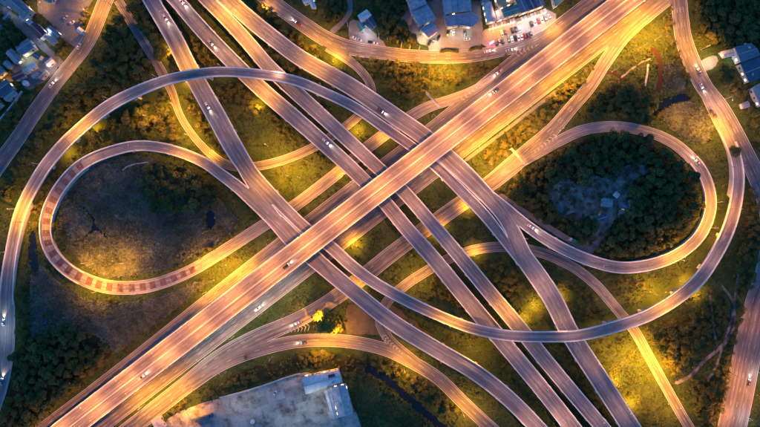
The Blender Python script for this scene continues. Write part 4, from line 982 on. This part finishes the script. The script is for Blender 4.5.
def new_car(color, on=True, suv=0):
    k = (color, suv, on)
    if k not in cp:
        e = empty('car'); car_parts(e, CARCOL[color], suv=suv)
        if on:
            lo = bpy.data.objects.new('headlight_beam', light('SPOT', (1.0, .82, .6), 2600, .1, 58)); link(lo, e); lo.location = (2.45, 0, .75); lo.rotation_euler = (0, R(-82), 0)
        else:
            for c in e.children:
                if c.name.startswith('headlight') or c.name.startswith('taillight'): c.data.materials[0] = MATS['steel'] if c.name.startswith('head') else MATS['red_surface']
        cp[k] = e; return e
    return copy_tree(cp[k])
CARN = {}
def car_on(key, px, py, off, color, dirn, suv=0):
    r = ROADS[key]; sp = s_near(r, px, py); p, t, h = at_s(r, sp); p2, _, _ = at_s(r, min(sp + 3, r['s'][-1]))
    slope = (p2.z - p.z) / 3.0
    n0 = Vector((-t.y, t.x, 0)); e = new_car(color, True, suv); b = p + n0 * off * h
    e.location = (b.x, b.y, b.z + .02); tt = t * dirn
    e.rotation_euler = (0, -math.atan(slope) * dirn, math.atan2(tt.y, tt.x)); CARN.setdefault((key, color), []).append(e)
for a in [('x', 163, 20, .35, 'silver', 1), ('x', 206, 104, -.3, 'white', 1), 
    ('q', 179, 4, .4, 'white', 1), ('q', 213, 43, -.35, 'silver', 1), ('q', 325, 143, .35, 'white', 1), 
    ('d', 380, 106, -.4, 'grey', 1), 
    ('ring', 6, 322, .2, 'white', 1), ('ring', 0, 382, -.3, 'silver', 1),
    ('loop', 528, 227, .3, 'white', 1), ('loop', 696, 163, -.3, 'silver', 1),
    ('fs', 248, 299, -.4, 'white', 1), ('fn', 500, 75, .3, 'silver', -1),
    ('k', 296, 317, .4, 'white', 1), ('m', 303, 341, .3, 'grey', 1), ('t', 487, 54, .35, 'white', 1), ('t', 508, 50, -.3, 'silver', 1), ('t', 300, 22, -.35, 'red', -1),
    ('v', 55, 86, -.3, 'white', -1), ('r', 704, 86, -.3, 'white', 1), ('r', 698, 74, .3, 'silver', -1), ('r', 742, 380, .5, 'grey', -1)]:
    car_on(*a)
RT = {'x': 'flyover sweeping to the right ring', 'q': 'second straight flyover', 'p': 'third straight flyover', 'd': 'rightmost wide flyover', 'y': 'left loop ramp flyover', 'ring': 'flyover arching round the left loop', 'loop': 'right loop ramp', 'fs': 'road below the expressway', 'fn': 'road above the expressway', 'k': 'road crossing under the flyovers', 'm': 'road beside the canal', 't': 'road in front of the shops', 'v': 'village road', 'r': 'right edge road', 'l': 'narrow road snaking to bottom right', 'main': 'expressway'}
r = ROADS['main']
for i, (px, off, col, dirn) in enumerate([(140, -.35, 'silver', 1), (285, -.35, 'black', 1), (500, .68, 'blue', -1)]):
    car_on('main', px, med(px), off, col, dirn)
for (k, c), L in CARN.items():
    L.sort(key=lambda o: -o.location.y)
    for i, o in enumerate(L): tag(o, '%s car driving on the %s' % (c, RT[k]) + ('' if len(L) == 1 else ', %s from the top' % ORD[i]), 'car', 'cars on the roads')
# parked cars in front of the shops
pk = []
for (x0, y0), (x1, y1), n, aim in [((496, 43.5), (531, 35), 12, 0), ((498, 34.5), (519, 29), 7, 1), ((531, 24.5), (549, 17.5), 6, 2)]:
    for i in range(n):
        if rnd.random() < .1: continue
        t = i / (n - 1); p = W(x0 + (x1 - x0) * t, y0 + (y1 - y0) * t); dv = W(x1, y1) - W(x0, y0); an = math.atan2(dv.y, dv.x) + R(90) + rnd.uniform(-.05, .05)
        c = rnd.choice(['white', 'white', 'silver', 'black', 'grey', 'red', 'blue']); e = new_car(c, False, rnd.choice((0, 0, 1))); e.location = (p.x, p.y, .06); e.rotation_euler = (0, 0, an + (math.pi if rnd.random() < .3 else 0))
        pk.append((aim, c, e))
RW = {0: 'car park row nearest the road', 1: 'row under the shop awnings', 2: 'row right of the shops'}
cnt = {}
for aim, c, e in pk:
    cnt[(aim, c)] = cnt.get((aim, c), 0) + 1
seen = {}
for aim, c, e in pk:
    seen[(aim, c)] = seen.get((aim, c), 0) + 1
    tag(e, '%s car parked in the %s' % (c, RW[aim]) + ('' if cnt[(aim, c)] == 1 else ', %s from the left' % ORD[seen[(aim, c)] - 1]), 'car', 'cars parked before the shops')
for px, py, an, c, lb in [(72.5, 23, 30, 'white', 'white car parked in the open village lot'), (66, 18.5, 50, 'silver', 'silver car parked in the open village lot'), (79.5, 46.5, 60, 'white', 'white car parked where the village lot meets the road'), (354, 38, -25, 'white', 'white car parked at the left of the roadside shop'), (359, 40, -25, 'silver', 'silver car parked beside the roadside shop'), (371, 42.5, -10, 'black', 'black car parked at the right of the roadside shop'), (375, 43.6, -10, 'white', 'white car parked rightmost by the roadside shop'),
    (448, 33.6, 80, 'black', 'black car parked left before the curved hall front'), (453.5, 32.5, 86, 'silver', 'silver car parked before the curved hall front'), (465, 33.2, 95, 'black', 'black car parked right before the curved hall front'), (429.5, 43, 60, 'black', 'black car parked leftmost before the lower lilac hall'), (434, 40.8, 60, 'grey', 'grey car parked in the middle before the lower lilac hall'), (438, 38.4, 60, 'black', 'black car parked rightmost before the lower lilac hall'), (467, 39.5, 5, 'white', 'white car crossing the hall forecourt'),
    (303, 379.5, 20, 'silver', 'silver car standing on the yard beside the warehouse'), (275, 393, 60, 'white', 'white car standing in the middle of the yard')]:
    e = new_car(c, False); p = W(px, py); e.location = (p.x, p.y, .06); e.rotation_euler = (0, 0, R(an)); tag(e, lb, 'car')
def lorry(label, px, py, an, L, boxmat, cabcol):
    e = empty('lorry', W(px, py), R(an)); e.location.z = .06; tag(e, label, 'lorry')
    MB().box((-1.0, 0, 2.2), (L - 2.4, 2.5, 2.7)).build('cargo_box', boxmat, e)
    MB().box((-1.0, 0, .7), (L - 2.4, 1.2, .3)).build('chassis', 'steel', e)
    cb = MB().box((L / 2 - 1.0, 0, 1.6), (2.0, 2.4, 2.3), 0, .9).build('cab', 'car_paint', e); cb.color = (*cabcol, 1)
    MB().box((L / 2 - .04, 0, 2.0), (.12, 2.0, .8)).build('windscreen', 'glass', e)
    for x in (-L / 2 + 1.2, -L / 2 + 2.4, L / 2 - 1.1):
        for y in (-1.1, 1.1): MB().tube([(x, y - .15, .5), (x, y + .15, .5)], .5, 12).build('wheel', 'tyre', e)
lorry('long dark blue lorry parked on the concrete yard', 205, 416.5, 17, 12.5, 'trailer_blue', (.05, .08, .15))
lorry('green lorry with white cab on the lane beside the right loop', 573, 241, 152, 7.5, 'truck_green', (.7, .7, .7))
# neon sign by the car park
e = empty('neon_sign', W(491, 44), R(35)); tag(e, 'small pink neon sign at the car park entrance', 'sign')
for x in (-1.3, 1.3): MB().tube([(x, 0, -.1), (x, 0, 2.2)], .08, 6).build('post', 'steel', e)
MB().box((0, 0, 2.9), (3.4, 1.0, 1.4)).build('sign_panel', 'neon_pink', e)

# ------------------------------------------------------------------ vegetation
def leaf_cloud(n, lobes, size, seed):
    g_ = np.random.default_rng(seed)
    L = np.array([l[:3] for l in lobes]); rad = np.array([l[3] for l in lobes])
    pk_ = g_.choice(len(lobes), n, p=rad ** 2 / (rad ** 2).sum())
    dr = g_.normal(size=(n, 3)); dr /= np.linalg.norm(dr, axis=1)[:, None]
    dr[:, 2] = np.where(dr[:, 2] < -.35, -dr[:, 2], dr[:, 2])
    c = L[pk_] + dr * (rad[pk_] * g_.uniform(.62, 1.08, n) ** .7)[:, None]
    nrm = dr + g_.normal(scale=.55, size=(n, 3)); nrm /= np.linalg.norm(nrm, axis=1)[:, None]
    a = np.cross(nrm, g_.normal(size=(n, 3))); a /= np.linalg.norm(a, axis=1)[:, None]; b = np.cross(nrm, a)
    s_ = g_.uniform(.6, 1.3, n)[:, None] * size
    v = np.stack([c - a * s_, c - b * s_ * .55, c + a * s_, c + b * s_ * .55], 1).reshape(-1, 3)
    return v
def quads_mesh(name, v, mat):
    n = len(v) // 4; me = bpy.data.meshes.new(name)
    me.vertices.add(len(v)); me.vertices.foreach_set('co', np.asarray(v, np.float32).ravel())
    me.loops.add(n * 4); me.loops.foreach_set('vertex_index', np.arange(n * 4, dtype=np.int32))
    me.polygons.add(n); me.polygons.foreach_set('loop_start', np.arange(0, n * 4, 4, dtype=np.int32)); me.polygons.foreach_set('loop_total', np.full(n, 4, np.int32))
    me.update(calc_edges=True); me.materials.append(MATS[mat]); return me
TREES = []
for k in range(7):
    q = random.Random(40 + k); nl = q.randint(8, 13)
    lobes = [(0, 0, 1.5, .55)]
    for i in range(nl):
        a = i * 2.4 + q.uniform(-.4, .4); d_ = q.uniform(.28, .72); lobes.append((d_ * math.cos(a), d_ * math.sin(a), 1.5 + q.uniform(-.38, .38) - .25 * d_, q.uniform(.24, .44)))
    crown = quads_mesh('crown', leaf_cloud(1200, lobes, .112, 60 + k), 'leaf')
    mb = MB().tube([(0, 0, -.05), (.02, .01, .6), (0, .03, 1.3)], [.11, .08, .05], 7)
    for l in lobes[1:6]: mb.tube([(0, .02, .75), (l[0] * .5, l[1] * .5, 1.05), (l[0], l[1], l[2])], [.05, .035, .015], 5)
    me = bpy.data.meshes.new('trunk'); me.from_pydata(mb.v, [], mb.f); me.materials.append(MATS['bark'])
    cl = crown.copy(); cl.materials.clear(); cl.materials.append(MATS['leaf_light'])
    TREES.append((crown, me, cl, lobes))
# (polygon px, spacing px, rmin, rmax m, label phrase)
REG = [
    ([(124, 4), (150, 2), (166, 32), (152, 58), (160, 74), (135, 88), (105, 96), (84, 113), (60, 135), (54, 132), (66, 98), (90, 80), (100, 55), (114, 30)], 9.0, 3.4, 5.0, 'dense dark tree right of the village road'),
    ([(120, 108), (166, 88), (176, 110), (182, 140), (150, 134), (110, 137), (80, 152), (70, 158), (100, 122)], 10, 3.0, 4.4, 'lamplit tree above the left loop'),
    ([(184, 95), (196, 96), (228, 148), (228, 158), (215, 150), (194, 118)], 9, 2.4, 3.6, 'tree left of the first flyover'),
    ([(150, 162), (185, 164), (214, 186), (224, 200), (205, 208), (175, 212), (152, 206), (142, 186)], 9.5, 3.2, 4.8, 'dark tree in the clump inside the left loop'),
    ([(56, 222), (66, 224), (68, 238), (60, 244)], 7, 2.4, 3.4, 'tree at the left rim inside the left loop'),
    ([(18, 345), (75, 322), (96, 334), (88, 346), (112, 342), (100, 368), (60, 402), (30, 430), (2, 430), (14, 390)], 9.5, 3.2, 4.8, 'dark tree in the lower left wood'),
    ([(20, 280), (28, 280), (30, 330), (24, 348), (19, 330)], 9, 2.6, 3.8, 'tree in the belt left of the marsh'),
    ([(245, -8), (266, -2), (278, 18), (302, 38), (324, 55), (316, 62), (290, 44), (264, 22)], 8.5, 2.6, 3.8, 'tree below the top road'),
    ([(262, 44), (300, 66), (330, 86), (318, 86), (290, 72), (262, 56)], 8, 2.4, 3.4, 'tree between two upper right flyovers'),
    ([(374, -6), (404, -6), (413, 20), (420, 38), (420, 47), (388, 44), (378, 36), (384, 20)], 8.5, 2.6, 4.0, 'dark tree left of the lilac halls'),
    ([(324, -6), (342, -6), (346, 14), (336, 24), (326, 20)], 8, 2.4, 3.6, 'tree beside the grey lane above the top road'),
    ([(348, 56), (384, 62), (430, 66), (428, 70), (400, 74), (374, 78), (362, 66)], 8, 2.2, 3.2, 'tree on open grass near the top road'),
    ([(470, 64), (515, 54), (508, 60), (480, 76), (462, 80)], 7.5, 2.2, 3.2, 'hedge tree under the top road'),
    ([(484, 150), (500, 140), (520, 123), (541, 104), (560, 87), (585, 68), (606, 44), (612, 46), (598, 66), (582, 84), (566, 100), (546, 122), (520, 143), (498, 164), (484, 166)], 5.5, 2.0, 3.1, 'lamplit tree in the long right hedge'),
    (woods_floor, 10, 3.2, 5.0, 'tree inside the right loop'),
    ([(588, 94), (602, 88), (616, 80), (640, 96), (656, 102), (664, 114), (650, 122), (620, 116), (582, 120)], 9, 3.0, 4.4, 'dark tree above the right loop'),
    ([(692, -6), (766, -6), (766, 48), (745, 42), (720, 47), (704, 40), (694, 24)], 10, 3.4, 5.2, 'dark tree in the top right wood'),
    ([(714, 62), (730, 66), (740, 82), (745, 96), (732, 96), (720, 82)], 8, 2.8, 4.0, 'tree near the blue workshop'),
    ([(750, 178), (760, 192), (762, 260), (742, 298), (728, 288), (738, 250), (747, 210)], 11, 2.4, 3.8, 'scrub tree right of the outer ring'),
    ([(658, 324), (690, 314), (705, 330), (700, 345), (684, 364), (672, 376), (658, 350), (648, 328)], 8.5, 2.8, 4.2, 'thicket tree beside the lower slip road'),
    ([(700, 392), (724, 372), (732, 382), (720, 427), (702, 430)], 10, 2.6, 4.0, 'tree in the bottom right scrub'),
    ([(736, 304), (742, 302), (730, 398), (718, 427), (714, 412), (727, 350)], 9, 2.2, 3.2, 'tree beside the right edge road'),
    ([(374, 354), (410, 371), (440, 392), (462, 414), (450, 416), (425, 394), (398, 378), (370, 362)], 8, 2.0, 3.0, 'tree on the canal bank'),
    ([(562, 347), (574, 360), (610, 414), (620, 430), (612, 430), (585, 390), (560, 354)], 8, 2.0, 2.8, 'shrubby tree between two lower right flyovers'),
    ([(-6, -6), (8, 2), (14, 14), (24, 30), (36, 42), (20, 50), (-6, 46)], 8.5, 2.8, 4.2, 'dark tree in the village corner'),
    ([(62, 38), (74, 40), (64, 56), (52, 56), (58, 46)], 7, 2.2, 3.2, 'tree behind the pale grey village shed'),
    ([(80, 8), (90, 2), (90, 20), (84, 30), (74, 30), (78, 20)], 7, 2.4, 3.4, 'tree beside the open village lot'),
    ([(46, 84), (40, 100), (22, 122), (6, 140), (-4, 146), (2, 122), (22, 100)], 8.5, 2.4, 3.6, 'dark tree by the village wall'),
    ([(66, 108), (62, 122), (40, 150), (22, 176), (10, 200), (6, 190), (28, 146)], 9, 2.4, 3.6, 'tree beside the left ramp'),
    ([(438, -6), (440, 14), (434, 18), (426, 4), (422, -6)], 6.5, 1.8, 2.6, 'tree between the two lilac halls'),
    ([(470, -6), (477, -6), (481, 20), (478, 28), (474, 14)], 6.5, 2.0, 2.8, 'tree left of the shopping block'),
    ([(488, 262), (504, 262), (520, 284), (524, 300), (508, 302), (494, 280)], 9, 2.2, 3.2, 'tree above the lower right ring'),
    ([(170, 402), (184, 394), (190, 400), (178, 410), (166, 412)], 6.5, 1.6, 2.4, 'lamplit shrubby tree by the gatehouse'),
    ([(170, 52), (186, 66), (180, 70), (168, 62)], 6, 2.2, 3.0, 'lamplit tree left of the first flyover'),
    ([(200, 400), (232, 378), (262, 368), (262, 376), (238, 386), (210, 402)], 8, 2.0, 3.0, 'tree above the concrete yard'),
    ([(300, 352), (330, 350), (334, 358), (300, 362)], 7, 1.8, 2.6, 'lamplit tree above the canal'),
    ([(196, 34), (222, 64), (246, 92), (262, 108), (252, 122), (226, 106), (206, 72), (190, 38)], 8, 1.8, 2.8, 'tree between the first and second flyovers'),
    ([(234, 42), (262, 78), (300, 112), (310, 124), (296, 112), (262, 80), (240, 56)], 6, 1.4, 2.0, 'small tree between the second and third flyovers'),
    ([(400, 68), (440, 74), (462, 80), (430, 92), (402, 98), (385, 88)], 12, 1.6, 2.6, 'scattered tree on the lawn below the top road'),
    ([(700, 300), (728, 300), (722, 340), (708, 352), (698, 332)], 10, 1.8, 2.8, 'tree among the tracks in the right scrub'),
    ([(690, 374), (702, 382), (702, 424), (694, 412)], 8, 1.8, 2.6, 'tree right of the bottom slip road'),
    ([(746, 104), (764, 114), (764, 152), (754, 142)], 8, 2.0, 3.0, 'tree below the grey gabled house'),
    ([(560, 268), (590, 290), (612, 322), (590, 322), (566, 300)], 12, 1.4, 2.4, 'scattered tree left of the snaking slip road'),
    ([(600, 276), (650, 278), (676, 268), (650, 284), (618, 296)], 13, 1.2, 2.0, 'scattered bush tree below the right loop'),
    ([(54, 162), (62, 166), (48, 190), (38, 226), (33, 214), (44, 180)], 7, 1.6, 2.6, 'tree squeezed between left ramp and loop'),
    ([(196, 256), (224, 240), (238, 226), (232, 240), (205, 260)], 6, 1.6, 2.4, 'tree on the lower right rim of the left loop'),
    ([(150, 278), (175, 272), (196, 260), (172, 268)], 6, 1.4, 2.2, 'bush tree on the bottom rim of the left loop'),
    ([(264, 100), (292, 128), (318, 144), (300, 150), (274, 130)], 9, 1.4, 2.2, 'small tree above the narrow service road'),
    ([(442, 262), (470, 300), (468, 312), (446, 300), (424, 290)], 9, 1.8, 2.6, 'dark tree between the bottom flyovers'),
    ([(660, 20), (670, 8), (674, 30), (684, 60), (690, 80), (684, 80), (674, 55)], 8, 1.6, 2.2, 'small tree lining the right road')]
clearP = np.array(pxp(clearing))
placed = []; cand = []
def try_tree(x, y, rad, lb, leaf=0, force=False):
    if not force:
        j, i = cell(x, y)
        if distroad[j, i] < rad * .5 or bare[j, i]: return False
        for (a, b, c) in placed:
            if (a - x) ** 2 + (b - y) ** 2 < ((c + rad) * .54) ** 2: return False
    placed.append((x, y, rad)); cand.append((rad, x, y, lb, leaf)); return True
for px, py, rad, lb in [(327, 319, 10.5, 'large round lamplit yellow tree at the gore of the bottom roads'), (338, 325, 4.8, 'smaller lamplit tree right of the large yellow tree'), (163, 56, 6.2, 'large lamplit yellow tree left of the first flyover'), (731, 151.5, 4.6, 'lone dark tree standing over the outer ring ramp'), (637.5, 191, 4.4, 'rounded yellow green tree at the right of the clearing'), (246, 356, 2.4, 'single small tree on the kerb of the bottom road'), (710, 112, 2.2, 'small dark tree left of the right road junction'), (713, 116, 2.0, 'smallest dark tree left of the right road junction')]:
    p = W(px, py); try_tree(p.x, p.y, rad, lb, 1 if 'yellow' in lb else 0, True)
for poly, spc, r0, r1, lb in REG:
    P = np.array(pxp(poly)); mn = P.min(0); mx = P.max(0); area = abs(sum(P[i - 1][0] * P[i][1] - P[i][0] * P[i - 1][1] for i in range(len(P)))) / 2
    n = int(area / (spc * S) ** 2 * 14)
    for _ in range(n):
        x, y = rnd.uniform(mn[0], mx[0]), rnd.uniform(mn[1], mx[1])
        if not inpoly(P, np.array([x]), np.array([y]))[0]: continue
        try_tree(x, y, rnd.uniform(r0, r1) * rnd.choice((.6, .75, .9, 1, 1, 1.15)), lb)
cand.sort(key=lambda c: -c[0])
bylab = {}
for c in cand[:300]: bylab.setdefault(c[3], []).append(c)
TLAB = {}
for lb, L in bylab.items():
    if len(L) == 1: TLAB[id(L[0])] = lb; continue
    xs = [c[1] for c in L]; ys = [c[2] for c in L]
    def third(v, a): 
        a = sorted(a); return 0 if v <= a[len(a) // 3] else (2 if v >= a[2 * len(a) // 3] else 1)
    sec = {}
    for c in L:
        if len(L) < 7: k = ''
        else: k = [['lower left', 'left', 'upper left'], ['lower', 'middle', 'upper'], ['lower right', 'right', 'upper right']][third(c[1], xs)][third(c[2], ys)] + ' part'
        sec.setdefault(k, []).append(c)
    for k, M in sec.items():
        M.sort(key=lambda c: c[1])
        for i, c in enumerate(M):
            TLAB[id(c)] = lb + (', ' + k if k else '') + ('' if len(M) == 1 else ', %s from left' % ORD[i])
rest = []
for idx, tc_ in enumerate(cand):
    rad, x, y, lb, leaf = tc_
    k = rnd.randrange(len(TREES)); crown, trunk, cl, lobes = TREES[k]; sq = rnd.uniform(.8, 1.1); az_ = rnd.uniform(0, 6.28)
    hz = rad * sq * (.82 if rad < 4.3 else .7)
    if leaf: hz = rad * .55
    if idx < 300:
        e = empty('tree', (x, y, 0), az_); e.scale = (rad, rad, hz)
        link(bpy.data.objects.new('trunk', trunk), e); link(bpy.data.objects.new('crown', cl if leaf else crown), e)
        tag(e, TLAB[id(tc_)], 'tree', 'trees' if len(bylab[lb]) == 1 else 'trees: ' + lb)
    else: rest.append((rad, x, y, k, az_, hz))
allv = []
for rad, x, y, k, az_, hz in rest:
    vv = np.empty(len(TREES[k][0].vertices) * 3, np.float32); TREES[k][0].vertices.foreach_get('co', vv); vv = vv.reshape(-1, 4, 3)[::2].reshape(-1, 3)
    ca, sa = math.cos(az_), math.sin(az_); allv.append(np.stack([x + rad * (vv[:, 0] * ca - vv[:, 1] * sa), y + rad * (vv[:, 0] * sa + vv[:, 1] * ca), hz * (vv[:, 2] - .25)], 1))
if allv:
    o = link(bpy.data.objects.new('small_trees', quads_mesh('small_trees', np.concatenate(allv), 'leaf'))); tag(o, 'small trees filling the woods between larger ones', kind='stuff')
print('TREES', len(cand))

# undergrowth: shrubs of loose leaves
shr = []
def shrub(x, y, rad, g_):
    n = int(26 + rad * 22); dr = g_.normal(size=(n, 3)); dr /= np.linalg.norm(dr, axis=1)[:, None]; dr[:, 2] = abs(dr[:, 2])
    c = np.array([x, y, .15]) + dr * np.array([rad, rad, rad * .95]) * g_.uniform(.55, 1.1, n)[:, None]
    nrm = dr + g_.normal(scale=.5, size=(n, 3)); a = np.cross(nrm, g_.normal(size=(n, 3))); a /= np.linalg.norm(a, axis=1)[:, None] + 1e-6; b = np.cross(nrm, a); b /= np.linalg.norm(b, axis=1)[:, None] + 1e-6
    s_ = g_.uniform(.25, .5, n)[:, None] * (.6 + rad * .25)
    return np.stack([c - a * s_, c - b * s_ * .6, c + a * s_, c + b * s_ * .6], 1).reshape(-1, 3)
regmask = np.zeros((GH, GW), bool)
for poly in [q[0] for q in REG] + [[(200, 398), (225, 378), (260, 366), (300, 355), (345, 352), (372, 362), (345, 364), (300, 372), (250, 386), (215, 400)], [(345, 362), (375, 366), (410, 388), (450, 424), (440, 434), (400, 402), (372, 384), (345, 376)]]: regmask |= inpoly(np.array(pxp(poly)), CX, CY)
g_ = np.random.default_rng(5)
okm = ~low & ~bare & (highclear > 3)
tries = 0
for mask, n in ((regmask & okm & (distroad > 1.5), 2800), (okm & ~regmask & ~marsh & (distroad > 2.0), 1500), (marsh & okm, 260), (inpoly(clearP, CX, CY) & ~low & (rng.random((GH, GW)) < .5), 110)):
    J, I = np.nonzero(mask); sel = g_.choice(len(J), min(n, len(J)), replace=False)
    for q in sel: shr.append(shrub(I[q] + GX0 + g_.random(), J[q] + GY0 + g_.random(), g_.uniform(.6, 1.9), g_))
for P_, mt_ in PATCHES:
    if mt_ != 'water': continue
    for q in range(len(P_)):                    # reedy, bushy banks
        if g_.random() < .55 and not low[cell(*P_[q])]: shr.append(shrub(P_[q][0] + g_.normal() * .8, P_[q][1] + g_.normal() * .8, g_.uniform(.5, 1.3), g_))
o = link(bpy.data.objects.new('undergrowth', quads_mesh('undergrowth', np.concatenate(shr), 'shrub_leaf'))); tag(o, 'low bushes and undergrowth along the verges and woods', kind='stuff')

for lb, pts in (('clipped orange lit hedge on the hall forecourt', [(441, 51.6), (447, 50.4), (453, 50.6), (458, 52)]), ('dark clipped hedge between forecourt and car park', [(470, 50), (476, 47.6), (482, 48.6)])):
    vv = []
    for q in range(len(pts) - 1):
        for t in np.linspace(0, 1, 6, endpoint=False):
            p = W(pts[q][0] + (pts[q + 1][0] - pts[q][0]) * t, pts[q][1] + (pts[q + 1][1] - pts[q][1]) * t); vv.append(shrub(p.x, p.y, g_.uniform(1.1, 1.5), g_))
    b_ = W(*pts[0]); e = empty('hedge', (b_.x, b_.y, 0)); tag(e, lb, 'hedge')
    c_ = link(bpy.data.objects.new('foliage', quads_mesh('foliage', np.concatenate(vv) - np.array([b_.x, b_.y, 0]), 'shrub_leaf')), e)
    mb = MB()
    for q in range(len(pts)):
        p = W(*pts[q]) - b_; mb.tube([(p.x, p.y, -.05), (p.x, p.y, .7)], .07, 5)
    tag(mb.build('stems', 'bark', e), kind='stuff')

# grass tufts and reeds as small blades
def tufts(name, mask, n, h0, h1, w0, w1, mat, label, seed):
    g_ = np.random.default_rng(seed); J, I = np.nonzero(mask); sel = g_.integers(0, len(J), n)
    x = I[sel] + GX0 + g_.random(n); y = J[sel] + GY0 + g_.random(n); out = []
    clump = np.sin(x * .21 + 1.3 * np.sin(y * .17)) * np.cos(y * .19 + 1.1 * np.sin(x * .13)) * .35 + .85
    for b_ in range(3):
        a = g_.uniform(0, 6.28, n); hh = g_.uniform(h0, h1, n) * clump; w = g_.uniform(w0, w1, n); lx = np.cos(a) * w; ly = np.sin(a) * w; lean = g_.normal(scale=.9, size=(n, 2)) * hh[:, None]
        px, py = -np.sin(a) * w * .5, np.cos(a) * w * .5; z = np.zeros(n)
        out.append(np.stack([np.stack([x - lx, y - ly, z], 1), np.stack([x + px * .3, y + py * .3, z], 1), np.stack([x + lx, y + ly, z], 1), np.stack([x + lean[:, 0], y + lean[:, 1], hh], 1)], 1).reshape(-1, 3))
    o = link(bpy.data.objects.new(name, quads_mesh(name, np.concatenate(out), mat))); tag(o, label, kind='stuff')
free = ~low & ~bare & (highclear > .8) & (distroad > .8)
tufts('grass', free & ~marsh & ~woodfl, 90000, .15, .55, .25, .6, 'tuft', 'rough grass on the verges and between the roads', 11)
tufts('reeds', free & marsh, 42000, .4, 1.3, .3, .75, 'reed', 'clumped reeds in and below the left loop', 12)

for o in COL.objects:
    lb = o.get('label')
    if lb and len(lb.split()) > 16: print('LONG', lb)
